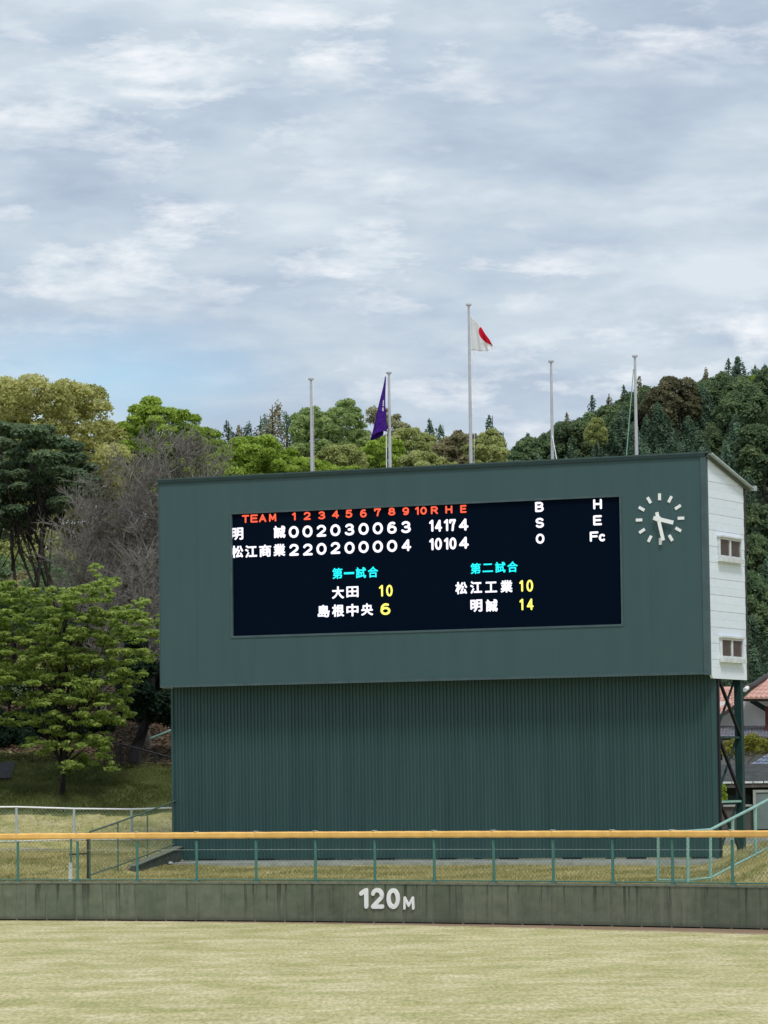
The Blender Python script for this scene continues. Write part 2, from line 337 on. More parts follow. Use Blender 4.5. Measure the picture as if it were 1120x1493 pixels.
def fieldmat():
    m, t, o = material('dry_spring_turf'); b = N(t, 'ShaderNodeBsdfPrincipled'); t.links.new(b.outputs[0], o.inputs[0])
    b.inputs['Roughness'].default_value = 0.95; b.inputs['Specular IOR Level'].default_value = 0.1
    n1 = noise(t, (1, 1.0, 1), 0.16, 5, .6, dist=.6); n2 = noise(t, (.8, .5, 1), 0.8, 5, .65); n3 = noise(t, (1, .16, 1), 11, 5, .75)
    c1 = ramp(t, n1.outputs['Fac'], [(0.36, (0.40, 0.38, 0.18)), (0.50, (0.51, 0.46, 0.24)), (0.64, (0.58, 0.52, 0.31))])
    c2 = ramp(t, n2.outputs['Fac'], [(0.36, (0.36, 0.355, 0.15)), (0.5, (0.51, 0.46, 0.245)), (0.62, (0.66, 0.58, 0.38))])
    c = mixc(t, 0.6, c1.outputs[0], c2.outputs[0])
    r3 = ramp(t, n3.outputs['Fac'], [(0.33, (0.50, 0.54, 0.42)), (0.67, (1.36, 1.33, 1.36))])
    c = mixc(t, 0.8, c, mixc(t, 1.0, c, r3.outputs[0], 'MULTIPLY'))
    n5 = noise(t, (.10, .55, 1), 1.1, 5, .6); r5 = ramp(t, n5.outputs['Fac'], [(0.38, (0.84, 0.87, 0.74)), (0.5, (1, 1, 1)), (0.62, (1.14, 1.10, 1.16))])
    c = mixc(t, 0.55, c, mixc(t, 1.0, c, r5.outputs[0], 'MULTIPLY'))
    # bare red earth strip along the wall, widening to the right
    g = N(t, 'ShaderNodeTexCoord'); sub = N(t, 'ShaderNodeVectorMath'); sub.operation = 'SUBTRACT'; sub.inputs[1].default_value = (CX, CY, 0)
    t.links.new(g.outputs['Object'], sub.inputs[0]); ln = N(t, 'ShaderNodeVectorMath'); ln.operation = 'LENGTH'; t.links.new(sub.outputs[0], ln.inputs[0])
    sx = N(t, 'ShaderNodeSeparateXYZ'); t.links.new(g.outputs['Object'], sx.inputs[0])
    wd = N(t, 'ShaderNodeMapRange'); wd.inputs['From Min'].default_value = -8; wd.inputs['From Max'].default_value = 11; wd.inputs['To Min'].default_value = RW - 0.3; wd.inputs['To Max'].default_value = RW - 2.6
    t.links.new(sx.outputs['X'], wd.inputs[0])
    d1 = N(t, 'ShaderNodeMath'); d1.operation = 'SUBTRACT'; t.links.new(ln.outputs['Value'], d1.inputs[0]); t.links.new(wd.outputs[0], d1.inputs[1])
    n4 = noise(t, (1, 1, 1), 1.6, 5, .7); d2 = N(t, 'ShaderNodeMath'); d2.operation = 'MULTIPLY_ADD'; t.links.new(n4.outputs['Fac'], d2.inputs[0]); d2.inputs[1].default_value = 2.6; t.links.new(d1.outputs[0], d2.inputs[2])
    mk = N(t, 'ShaderNodeMapRange'); mk.inputs['From Min'].default_value = 1.0; mk.inputs['From Max'].default_value = 1.8; mk.inputs['To Max'].default_value = 0.85; t.links.new(d2.outputs[0], mk.inputs[0])
    c = mixc(t, mk.outputs[0], c, (0.24, 0.15, 0.115))
    t.links.new(c, b.inputs['Base Color'])
    bm = N(t, 'ShaderNodeBump'); bm.inputs['Strength'].default_value = 0.5; bm.inputs['Distance'].default_value = 0.03
    t.links.new(n3.outputs['Fac'], bm.inputs['Height']); t.links.new(bm.outputs[0], b.inputs['Normal']); return m
X, TT = np.meshgrid(xs, ts); Yg = yw(X) + TT
fo = grid('field', X, Yg, X * 0, [fieldmat()]); tag(fo, kind='structure', label='pale dry turf of the outfield in front of the wall')

def groundmat():
    m, t, o = material('rough_ground'); b = N(t, 'ShaderNodeBsdfPrincipled'); t.links.new(b.outputs[0], o.inputs[0])
    b.inputs['Roughness'].default_value = 0.95; b.inputs['Specular IOR Level'].default_value = 0.1
    n1 = noise(t, (1, 1, 1), 0.7, 6, .65); n2 = noise(t, (1, 1, 1), 5, 6, .7); n3 = noise(t, (1, 1, 1), 2.2, 5, .7, dist=.5)
    a = N(t, 'ShaderNodeAttribute'); a.attribute_name = 'zone'; s = N(t, 'ShaderNodeSeparateColor'); t.links.new(a.outputs['Color'], s.inputs[0])
    grass = ramp(t, n1.outputs['Fac'], [(0.35, (0.26, 0.265, 0.085)), (0.5, (0.42, 0.38, 0.16)), (0.65, (0.52, 0.45, 0.24))])
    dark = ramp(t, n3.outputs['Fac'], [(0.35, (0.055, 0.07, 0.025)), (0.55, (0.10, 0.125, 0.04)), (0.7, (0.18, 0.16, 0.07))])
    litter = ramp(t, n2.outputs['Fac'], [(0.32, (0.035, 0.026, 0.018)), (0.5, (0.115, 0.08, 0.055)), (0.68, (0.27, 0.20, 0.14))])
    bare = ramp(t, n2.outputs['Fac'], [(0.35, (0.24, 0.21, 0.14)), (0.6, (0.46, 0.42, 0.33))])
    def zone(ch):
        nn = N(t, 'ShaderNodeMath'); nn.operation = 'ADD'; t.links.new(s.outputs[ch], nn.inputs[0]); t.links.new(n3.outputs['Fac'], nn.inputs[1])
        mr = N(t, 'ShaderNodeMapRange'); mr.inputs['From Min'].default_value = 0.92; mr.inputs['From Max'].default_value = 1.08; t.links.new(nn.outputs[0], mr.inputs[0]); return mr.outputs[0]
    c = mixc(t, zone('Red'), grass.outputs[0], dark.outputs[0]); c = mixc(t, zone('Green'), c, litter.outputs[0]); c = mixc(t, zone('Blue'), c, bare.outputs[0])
    r = ramp(t, n2.outputs['Fac'], [(0.3, (0.7, 0.7, 0.7)), (0.7, (1.25, 1.25, 1.25))]); c = mixc(t, 1.0, c, r.outputs[0], 'MULTIPLY')
    t.links.new(c, b.inputs['Base Color'])
    bm = N(t, 'ShaderNodeBump'); bm.inputs['Strength'].default_value = 0.8; bm.inputs['Distance'].default_value = 0.06
    t.links.new(n2.outputs['Fac'], bm.inputs['Height']); t.links.new(bm.outputs[0], b.inputs['Normal']); return m
xs = np.concatenate([np.linspace(-300, -40, 14), np.arange(-34, 42, .4), np.linspace(46, 300, 14)])
ts = np.concatenate([np.arange(0.12, 50, .5), np.arange(51, 170, 3), np.linspace(180, 560, 10)])
X, TT = np.meshgrid(xs, ts); Yg = yw(X) + TT
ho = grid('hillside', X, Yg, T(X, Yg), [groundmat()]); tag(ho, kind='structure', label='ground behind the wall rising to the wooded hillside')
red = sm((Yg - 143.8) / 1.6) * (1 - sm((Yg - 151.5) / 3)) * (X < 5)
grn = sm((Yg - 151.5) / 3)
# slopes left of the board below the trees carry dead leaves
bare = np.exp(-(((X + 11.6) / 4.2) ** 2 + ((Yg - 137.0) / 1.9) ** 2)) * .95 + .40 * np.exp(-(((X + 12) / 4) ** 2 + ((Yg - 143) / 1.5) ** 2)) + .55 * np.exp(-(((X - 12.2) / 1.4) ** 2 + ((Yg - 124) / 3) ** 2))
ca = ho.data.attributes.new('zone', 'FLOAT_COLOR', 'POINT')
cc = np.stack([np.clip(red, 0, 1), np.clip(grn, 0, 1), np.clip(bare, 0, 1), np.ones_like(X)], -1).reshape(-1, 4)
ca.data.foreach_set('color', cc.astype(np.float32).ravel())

# ------------------------------------------------------------------ outfield wall
s0 = 41.2
wall_root = empty('outfield_wall', (*arc(s0), 0), label='long low greenish concrete outfield wall streaked with dark stains', cat='wall')
wl = Vector((*arc(s0), 0))
def locw(s, dr=0.0, z=0.0): p = arc(s, dr); return (p[0] - wl.x, p[1] - wl.y, z)
# arc(s) is the visible face; panel thickness goes outwards
b = MB(); PWI = 1.0; b.box(-PWI / 2, PWI / 2, 0, .10, .035, 1.13)
panel0 = b.build('wall_panel', MT['wall'], wall_root)
b = MB(); b.box(-.034, .034, .012, .12, .0, 1.13); joint0 = b.build('joint_strip', MT['joint'], wall_root)
b = MB(); b.box(-.53, .53, -.02, .20, 1.13, 1.19); cop0 = b.build('coping', MT['joint'], wall_root)
b = MB(); b.box(-.53, .53, .02, .11, -.25, .034); gap0 = b.build('base_gap', MT['black'], wall_root)  # black strip: shade of the gap under the panels, put into the colour
first = True
for k in range(-11, 30):
    sc = s0 + (k - 6 + .5) * 1.05
    for src, ds, dr in ((panel0, 0, 0), (joint0, .525, 0), (cop0, 0, 0), (gap0, 0, 0)):
        if first: o = src; o.location = locw(sc + ds, dr); o.rotation_euler = (0, 0, arc_rz(sc + ds))
        else: inst(src, locw(sc + ds, dr), arc_rz(sc + ds), wall_root)
    first = False

# text helper: flat lettering turned into a mesh of a given width and height (in local x / z)
def arcp(cx, cy, rx, ry, a0, a1, n=14):
    return [(cx + rx * math.cos(math.radians(a0 + (a1 - a0) * i / n)), cy + ry * math.sin(math.radians(a0 + (a1 - a0) * i / n))) for i in range(n + 1)]
STROKES = {
 '0': [arcp(.5, .5, .5, .5, 90, 450, 26)], 'O': [arcp(.5, .5, .5, .5, 90, 450, 26)],
 '1': [[(.0, .80), (.55, .92), (1, 1), (1, 0)]],
 '2': [arcp(.5, .70, .47, .30, 165, -35, 14) + [(.02, .0), (1, 0)]],
 '3': [arcp(.47, .745, .43, .255, 155, -80, 12) + [(.40, .51)], arcp(.47, .265, .50, .265, 80, -155, 12)],
 '4': [[(.74, 0), (.74, 1), (.02, .29), (1, .29)]],
 '5': [[(.90, 1), (.18, 1), (.10, .55)] + arcp(.48, .32, .50, .32, 125, -150, 14)],
 '6': [arcp(.52, .31, .46, .31, 180, 540, 20), [(.06, .31), (.10, .62)] + arcp(.58, .66, .46, .34, 160, 60, 7)],
 '7': [[(.0, .78), (.0, 1), (1, 1), (.62, .55), (.48, 0)]],
 '8': [arcp(.5, .76, .40, .24, 0, 360, 18), arcp(.5, .27, .5, .27, 0, 360, 18)],
 '9': [arcp(.48, .69, .46, .31, 0, 360, 20), [(.94, .69), (.90, .38)] + arcp(.42, .34, .46, .34, -20, -120, 7)],
 'T': [[(0, 1), (1, 1)], [(.5, 1), (.5, 0)]], 'E': [[(1, 1), (0, 1), (0, 0), (1, 0)], [(0, .52), (.88, .52)]], 'F': [[(1, 1), (0, 1), (0, 0)], [(0, .52), (.88, .52)]],
 'A': [[(0, 0), (.5, 1), (1, 0)], [(.2, .33), (.8, .33)]], 'M': [[(0, 0), (.04, 1), (.5, .25), (.96, 1), (1, 0)]], 'H': [[(0, 0), (0, 1)], [(1, 0), (1, 1)], [(0, .52), (1, .52)]],
 'R': [[(0, 0), (0, 1), (.55, 1)] + arcp(.6, .75, .38, .25, 90, -90, 8) + [(0, .5)], [(.5, .5), (1, 0)]],
 'B': [[(0, .52), (.5, .52)] + arcp(.55, .76, .37, .24, -90, 90, 8) + [(0, 1), (0, 0), (.55, 0)] + arcp(.58, .26, .42, .26, -90, 90, 8)],
 'S': [arcp(.5, .75, .46, .25, 25, 250, 12) + arcp(.5, .25, .48, .25, 80, -155, 12)], 'c': [arcp(.5, .5, .5, .5, 45, 315, 20)]}
def stroke_mesh(ch, w, h, thick, depth):
    b = MB(); k = 0; W_, H_ = w - thick, h - thick; r = thick / 2
    for pl_ in STROKES[ch]:
        P = [((x - .5) * W_, (z - .5) * H_) for x, z in pl_]
        for i, (x, z) in enumerate(P):
            y0 = -depth / 2 - (k % 23) * .0006; k += 1
            b.prism([(x + r * math.cos(a * math.pi / 5), z + r * math.sin(a * math.pi / 5)) for a in range(10)], 'y', y0, depth / 2)
            if i:
                px, pz = P[i - 1]; d = math.hypot(x - px, z - pz)
                if d < 1e-5: continue
                nx, nz = -(z - pz) / d * r, (x - px) / d * r; y0 = -depth / 2 - (k % 23) * .0006; k += 1
                b.prism([(px + nx, pz + nz), (px - nx, pz - nz), (x - nx, z - nz), (x + nx, z + nz)], 'y', y0, depth / 2 - .0003)
    me = bpy.data.meshes.new('glyph'); me.from_pydata(b.v, [], b.f); me.update(); return me
def text_mesh(ch, w, h, bold=0.02, depth=0.01, solid=False):
    if ch in STROKES: return stroke_mesh(ch, w, h, bold, depth)
    cu = bpy.data.curves.new('glyph', 'FONT'); cu.body = ch; cu.size = 1; cu.resolution_u = 4
    if solid: cu.extrude = 0.01
    o = bpy.data.objects.new('glyph', cu); COL.objects.link(o)
    dg = bpy.context.evaluated_depsgraph_get(); me = bpy.data.meshes.new_from_object(o.evaluated_get(dg))
    bpy.data.objects.remove(o); bpy.data.curves.remove(cu)
    co = np.array([v.co[:] for v in me.vertices]); fs = [tuple(p.vertices) for p in me.polygons]; bpy.data.meshes.remove(me)
    mn, mx_ = co.min(0), co.max(0); c = (mn + mx_) / 2; bw_ = bold * h * 1.3
    sx = max(w - 2 * bw_, w * .3) / (mx_[0] - mn[0]); sy = max(h - 2 * bw_, h * .3) / (mx_[1] - mn[1])
    vs = []; ff = []; n = len(co)
    for k in range(11):                       # widened by rounded offsets, each a hair behind the last
        a = k * math.pi * 2 / 10; dx, dz = (0, 0) if k == 10 else (bw_ * math.cos(a), bw_ * math.sin(a))
        for p in co: vs.append(((p[0] - c[0]) * sx + dx, -(p[2]) / .01 * depth / 2 - k * .0006, (p[1] - c[1]) * sy + dz))
        ff += [tuple(i + n * k for i in f) for f in fs]
    me = bpy.data.meshes.new('glyph'); me.from_pydata(vs, [], ff); me.update(); return me
def s_of_u(u):
    d = ray(u, 1310)[:2]; d = d / np.linalg.norm(d); c = np.array([CX, CY]); bb = -d @ c; t = -bb + math.sqrt(bb * bb - (c @ c - RW * RW)); p = d * t
    return RW * math.atan2(p[0] - CX, p[1] - CY), p
for ch, u0, u1, v0, v1, bd in (('1', 524.6, 537.5, 1294.7, 1325, .135), ('2', 541.5, 560.6, 1294.7, 1325, .125), ('0', 564.7, 583.7, 1295, 1325.5, .13), ('M', 588.7, 604.7, 1307, 1326.5, .075)):
    sa, p = s_of_u(u0); sb, p2 = s_of_u(u1); zt = at(u0, v0, p[1])[2]; zb = at(u0, v1, p[1])[2]
    me = text_mesh(ch, sb - sa, zt - zb, bd, .03, True); me.materials.append(MT['white'])
    o = bpy.data.objects.new('digit' if ch != 'M' else 'letter', me); COL.objects.link(o); o.parent = wall_root
    o.location = locw((sa + sb) / 2, -.017, (zt + zb) / 2); o.rotation_euler = (0, 0, arc_rz((sa + sb) / 2))

# ------------------------------------------------------------------ outfield fence on the wall
fence = empty('outfield_fence', (*arc(s0), 1.19), label='green wire fence with orange padded top rail standing on the outfield wall', cat='fence')
def locf(s, dr=0.0, z=0.0): p = arc(s, dr); return (p[0] - wl.x, p[1] - wl.y, z)
b = MB(); b.tube([(0, 0, 0), (0, 0, 1.22)], .042, 8).box(-.07, .07, -.07, .07, 0, .02)
post0 = b.build('post', MT['greenpost'], fence, smooth=False)
b = MB(); b.box(-.03, .03, -.09, .09, 0, .02); clip0 = b.build('rail_clip', MT['galv'], fence)
def pad_mesh(seed):
    r = random.Random(seed); b = MB(); L = 2.1; n = 12; prof = [(-.09, -.10), (.09, -.10), (.11, -.06), (.11, .05), (.06, .09), (-.06, .09), (-.11, .05), (-.11, -.06)]
    vs = []; fs = []
    for i in range(n + 1):
        dz = .003 * math.sin(i * 1.7 + r.random() * 3); dy = .003 * r.uniform(-1, 1); k = 1 + r.uniform(-.03, .03)
        if i in (0, n): dz = 0; dy = 0; k = 1
        x = -L / 2 + L * i / n; vs += [(x * .998, y * k + dy, z * k + dz) for y, z in prof]
    for i in range(n):
        for j in range(8): q = (j + 1) % 8; fs.append((i * 8 + j, i * 8 + q, (i + 1) * 8 + q, (i + 1) * 8 + j))
    fs.append(tuple(range(8))[::-1]); fs.append(tuple(n * 8 + j for j in range(8)))
    m = [1 if (i < n * 8 and i % 8 == 4) else 0 for i in range(len(fs))]
    b.add(vs, fs); b.m = m; return b
pads = [pad_mesh(i).build('rail_pad', [MT['pad'], MT['padtop']], fence) for i in range(3)]
pads_used = set()
b = MB(); b.tube([(-1.06, 0, 0), (1.06, 0, 0)], .022, 6); bot0 = b.build('bottom_rail', MT['greenpost'], fence)
b = MB(); b.tube([(-1.06, 0, 0), (1.06, 0, 0)], .006, 4); wire0 = b.build('tension_wire', MT['galv'], fence)
first = True
for k in range(-9, 11):
    sp_ = s0 + (k) * 2.1; sm_ = sp_ + 1.05
    if sp_ < 22: continue
    for src, s_, dr, z in ((post0, sp_, .10, 0), (clip0, sp_, .10, 1.49), (bot0, sm_, .10, .05), (wire0, sm_, .10, .95)):
        if first: src.location = locf(s_, dr, z); src.rotation_euler = (0, 0, arc_rz(s_))
        else: inst(src, locf(s_, dr, z), arc_rz(s_), fence)
    i = (k * 7) % 3; src = pads[i]
    if i not in pads_used: pads_used.add(i); src.location = locf(sm_, .10, 1.39 + .0 * k); src.rotation_euler = (0, 0, arc_rz(sm_))
    else: inst(src, locf(sm_, .10, 1.39), arc_rz(sm_), fence)
    first = False
def chain(name, pts_fn, s_a, s_b, z_fn, h, pitch, r, mat, parent, off):
    """diagonal wires between two curves; pts_fn(s)->xy, z_fn(s)->bottom z"""
    b = MB(); n = int((s_b - s_a) / pitch)
    for i in range(-int(h / pitch), n):
        for sg in (0, 1):
            a0 = s_a + i * pitch; a1 = a0 + h; 
            if sg: a0, a1 = a1, a0
            lo, hi = 0.0, 1.0
            def cl(a): return min(max(a, s_a), s_b)
            # clip
            def zz(a): return (a - a0) / (a1 - a0) * h
            c0, c1 = cl(a0), cl(a1)
            if abs(c0 - c1) < 1e-3: continue
            p = pts_fn(c0); q = pts_fn(c1)
            b.bar((p[0], p[1], z_fn(c0) + zz(c0)), (q[0], q[1], z_fn(c1) + zz(c1)), r)
    return b.build(name, mat, parent, off=off, kind='stuff')
chain('wire_mesh', lambda s: arc(s, .10), 22.4, 62, lambda s: 1.24, 1.28, .14, .0035, MT['net'], fence, (wl.x, wl.y, 1.19))

# ------------------------------------------------------------------ scoreboard (local x along the front, y back, z up)
BRZ = math.atan2(-.41587817, .90942034)
BO = Vector((-7.75, 132.3, 0))
bd = Vector((math.cos(BRZ), math.sin(BRZ), 0)); bk = Vector((-math.sin(BRZ), math.cos(BRZ), 0))
def bw(x, y, z): return BO + bd * x + bk * y + Vector((0, 0, z))
def on_plane(u, v, y):                                     # picture point -> board local (x, z) on the plane at local y
    r = Vector(ray(u, v)); o = Vector((0, 0, ZC)); p0 = BO + bk * y; n = bk
    t = (p0 - o).dot(n) / r.dot(n); p = o + r * t; return (p - p0).dot(bd), p.z
LW, ZB, ZT, DEP = 19.96, 7.52, 14.57, 3.62
board = empty('scoreboard', BO, BRZ, label='huge dark green stadium scoreboard building with a black LED screen', cat='scoreboard')
# front: four pieces round the screen opening, so that the screen is really let in
sx0, sx1, sz0, sz1 = 2.80, 16.98, 9.13, 13.29
b = MB(); T0 = .12
b.box(0, LW - .16, 0, T0, sz1, ZT - .1); b.box(0, LW - .16, 0, T0, ZB, sz0); b.box(0, sx0, 0, T0, sz0, sz1); b.box(sx1, LW - .16, 0, T0, sz0, sz1)
b.build('front_panel', MT['panel'], board)
b = MB()
b.box(-.02, LW + .02, -.06, .2, ZT - .1, ZT)             # top flashing
b.build('top_flashing', MT['darktrim'], board)
b = MB(); b.box(-.01, LW - .16, -.03, T0, ZB - .09, ZB - .002); b.build('bottom_flashing', MT['trim'], board)
b = MB(); b.box(LW - .158, LW + .03, -.035, .16, ZB - .11, ZT - .102); b.build('corner_trim', MT['trim'], board)
b = MB(); b.box(-.02, -.001, -.02, .16, ZB - .09, ZT - .102); b.build('corner_trim', MT['trim'], board)
b = MB(); d = .07
b.box(sx0 - d, sx1 + d, -.025, -.001, sz1, sz1 + d); b.box(sx0 - d, sx1 + d, -.025, -.001, sz0 - d, sz0); b.box(sx0 - d, sx0, -.025, -.001, sz0, sz1); b.box(sx1, sx1 + d, -.025, -.001, sz0, sz1)
b.build('screen_frame', MT['trim'], board)
# vertical sheet joints of the front, barely proud
for x in (1.42, 18.0): MB().box(x - .012, x + .012, -.004, -.0005, ZB, ZT - .1).build('sheet_joint', MT['panel'], board)
b = MB(); b.box(sx0, sx1, .06, .11, sz0, sz1); screen = b.build('screen', MT['screen'], board)
GL = []
R_, Wh, Cy, Ye = 'e_red', 'e_white', 'e_cyan', 'e_yel'
for ch, u, v in (('T', 358.1, 756.7), ('E', 370.7, 756), ('A', 383, 755.5), ('M', 397.6, 754.7)): GL.append((ch, u, v, 10.5, 11.5, R_, .015))
for ch, u, v, w in (('1', 428.6, 753.1, 5), ('2', 447.9, 752.2, 10), ('3', 469.3, 751.4, 10), ('4', 489.2, 750, 10), ('5', 508.8, 749.1, 10), ('6', 529.9, 748.6, 10), ('7', 550.6, 747.1, 10), ('8', 571.4, 746, 10), ('9', 591.9, 745.4, 10), ('1', 608, 744.8, 4.5), ('0', 617.8, 744.6, 9), ('R', 633.5, 744, 10), ('H', 654.6, 743, 10), ('E', 675.8, 742, 9)): GL.append((ch, u, v, w, 11.5, R_, .015))
for ch, u, v in (('明', 346, 778.3), ('誠', 407.7, 775.6), ('松', 346, 804.4), ('江', 366.2, 804), ('商', 386.7, 803), ('業', 407.4, 802), ('大', 492.9, 864), ('田', 514, 862.9), ('島', 472.1, 891.1), ('根', 493.1, 890.3), ('中', 514, 889.6), ('央', 535.4, 888.6), ('松', 672.6, 857.4), ('江', 694.3, 856.4), ('工', 716.1, 856), ('業', 738.6, 855), ('明', 694.7, 883.1), ('誠', 717.1, 882.9)): GL.append((ch, u, v, 17.5, 18 if ch not in '工田' else 16, Wh, .028))
for ch, u, v in (('0', 428.4, 775.6), ('0', 448.5, 774.8), ('2', 468.6, 773.9), ('0', 489.1, 773), ('3', 509.8, 772.1), ('0', 530.3, 771.2), ('0', 551, 770.3), ('6', 571.4, 769.5), ('3', 592.1, 768.5), ('4', 676, 764.9),
                 ('2', 428.7, 801.7), ('2', 448.8, 801.3), ('0', 468.9, 800.3), ('2', 489.1, 799), ('0', 509.8, 798.7), ('0', 530.3, 797.6), ('0', 551, 797), ('0', 571.8, 796), ('4', 592.5, 795), ('4', 676.4, 791.4)): GL.append((ch, u, v, 14.2, 17.3, Wh, .042))
for ch, u, v, w in (('1', 628.9, 766.6, 6), ('4', 639.3, 766.6, 10.5), ('1', 650.4, 765.7, 6), ('7', 660, 765.7, 9.5), ('1', 629.1, 793.6, 6), ('0', 639.3, 793, 10), ('1', 650.6, 792.7, 6), ('0', 660.5, 792.3, 9.5)): GL.append((ch, u, v, w, 17.5, Wh, .03))
for ch, u, v in (('B', 786.6, 739.1), ('S', 787.1, 762.3), ('O', 787.7, 785.4), ('H', 871.4, 735.1), ('E', 871.4, 758.6), ('F', 866.4, 782.3)): GL.append((ch, u, v, 12.5, 14.5, Wh, .025))
GL.append(('c', 878.3, 783.9, 9.5, 11, Wh, .025))
for ch, u, v, h in (('第', 492.1, 836.1, 16), ('一', 509.1, 835.7, 3.2), ('試', 526.3, 835, 16), ('合', 543.9, 834, 16), ('第', 693.6, 828.9, 16), ('二', 711.3, 827.9, 12.5), ('試', 729.6, 827.1, 16), ('合', 747.4, 826.4, 16)): GL.append((ch, u, v, 15, h, Cy, .022))
for ch, u, v, w in (('1', 555.6, 861.4, 5.5), ('0', 567.9, 861.1, 9), ('6', 561.9, 888.1, 15), ('1', 760, 854.3, 5.5), ('0', 772.6, 854, 9.5), ('1', 760.3, 881.4, 5.5), ('4', 773.1, 881.1, 10)): GL.append((ch, u, v, w, 17, Ye, .032 if ch == '6' else .02))
cache = {}
for ch, u, v, w, h, mt, bdn in GL:
    x0, z0 = on_plane(u - w / 2, v, .055); x1, z1 = on_plane(u + w / 2, v, .055); xc, za = on_plane(u, v - h / 2, .055); _, zb = on_plane(u, v + h / 2, .055); _, zc = on_plane(u, v, .055)
    ww, hh = round(x1 - x0, 2), round(za - zb, 2); key = (ch, round(ww / .03), round(hh / .03), mt)
    if key not in cache:
        me = text_mesh(ch, ww, hh, bdn if ch not in STROKES else {R_: .054, Ye: .06}.get(mt, .068 if ch.isalpha() else (.08 if ww > .27 else .072)) * (1.25 if ch == '6' and mt == Ye else 1), .012); me.materials.append(MT[mt]); cache[key] = me
    nm = 'digit' if ch.isdigit() else ('letter' if ord(ch) < 200 else 'kanji_character')
    o = bpy.data.objects.new(nm, cache[key]); COL.objects.link(o); o.parent = screen; o.location = (xc, .05, zc)
# lower wall of corrugated sheet, set back under the overhang
LB = 0.80; b = MB(); pit = .1285; x = 0.02; vs = []; z0, z1 = 1.53, ZB - .02
prof = []
while x < LW - .34:
    prof += [(x, 0), (x + pit * .42, 0), (x + pit * .5, .032), (x + pit * .92, .032)]; x += pit
prof.append((LW - .20, 0)); n = len(prof)
vs = [(px, LB + py, z) for z in (z0, z1) for px, py in prof]
b.add(vs, [(i, i + 1, n + i + 1, n + i) for i in range(n - 1)])
b.add([(p[0], LB + .06, p[2]) for p in vs], [(n + i, n + i + 1, i + 1, i) for i in range(0, n - 1, 1)])
b.build('corrugated_wall', MT['corr'], board)
b = MB(); b.box(-.02, .06, LB - .03, LB + .12, 1.50, ZB - .02); b.build('edge_trim', MT['corr'], board); b = MB(); b.box(LW - .22, LW - .08, LB - .03, LB + .10, 1.50, ZB - .02); b.build('edge_trim', MT['corr'], board)
b = MB(); b.box(LW - .10, LW - .02, LB + .102, LB + .24, 1.40, ZB - .2); b.build('front_column', MT['steelb'], board)
b = MB(); b.box(.02, LW - .03, .13, DEP - .05, ZB - .06, ZB - .02); b.build('soffit', MT['soffit'], board)
b = MB(); b.box(-.25, LW + .3, LB - .32, LB + .5, 1.12, 1.49); b.build('concrete_plinth', MT['conc'], board)
vent = MB().box(-.33, .33, LB - .05, LB + .02, 1.495, 1.55).build('drain_gap', MT['black'], board)
for i, x in enumerate(np.arange(1.3, LW, 2.25)):
    if i == 0: vent.location = (x, 0, 0)
    else: inst(vent, (x, 0, 0), 0, board)
# upper right gable: siding boards, each a piece, cut to the roof slope
def roof_z(y): return 14.50 - y * (.80 / DEP)
prev = ZB - .12; k = 0; step = .262
zz = prev
while zz < roof_z(0):
    z_a, z_b = zz + .002, min(zz + step - (.005 if k % 2 else .002), 99)
    y1 = DEP if z_b <= roof_z(DEP) else max(.20, (14.50 - z_b) * DEP / .80)
    y1a = DEP if z_a <= roof_z(DEP) else (14.50 - z_a) * DEP / .80
    y0 = .17
    if y1a > y0 + .05:
        z_b2 = min(z_b, roof_z(y0)); 
        poly = [(y0, z_a), (y1a, z_a), (max(y1, y0), min(z_b, roof_z(max(y1, y0)))), (y0, z_b2)]
        if y1a >= DEP and y1 < DEP: poly = [(y0, z_a), (DEP, z_a), (DEP, roof_z(DEP)), (max(y1, y0), min(z_b, roof_z(max(y1, y0)))), (y0, z_b2)]
        if k == 0: poly = [(y0 + .14, z_a - .10), (DEP, z_a - .10), (DEP, z_b), (y0, z_b), (y0, z_a + .02)]
        off = .0 if k % 2 else .006
        MB().prism(poly, 'x', LW - .05, LW + .02 + off).build('siding_board', MT['siding'], board)
    zz += step; k += 1
MB().prism([(.17, ZB), (DEP - .01, ZB), (DEP - .01, roof_z(DEP) - .02), (.17, roof_z(.17) - .02)], 'x', LW - .1, LW - .052).build('wall_backing', MT['seam'], board)
MB().prism([(.13, ZB - .1), (DEP, ZB - .1), (DEP, roof_z(DEP) - .02), (.13, roof_z(.13) - .02)], 'x', 0.0, .06).build('left_wall', MT['siding'], board)
MB().box(0, LW - .05, DEP, DEP + .08, ZB - .12, 13.66).build('rear_wall', MT['redw'], board)
MB().box(LW - .048, LW + .05, DEP + .001, DEP + .12, ZB - .2, 13.68).build('corner_trim', MT['rust'], board)
# roof sheet, verge boards and gutter
b = MB(); b.prism([(-.05, 14.575), (4.02, 13.70), (4.02, 13.75), (-.05, 14.625)], 'x', -.12, LW + .22); roof = b.build('roof', MT['roofm'], board)
MB().prism([(-.02, 14.44), (3.95, 13.58), (3.95, 13.66), (-.02, 14.52)], 'x', LW + .06, LW + .12).build('verge_board', MT['soffit'], board)
MB().prism([(.02, 14.525), (4.0, 13.665), (4.0, 13.695), (.02, 14.58)], 'x', LW + .10, LW + .26).build('verge_flashing', MT['galv'], board)
MB().box(-.1, LW + .32, 4.0, 4.16, 13.60, 13.76).build('gutter', MT['galv'], board)
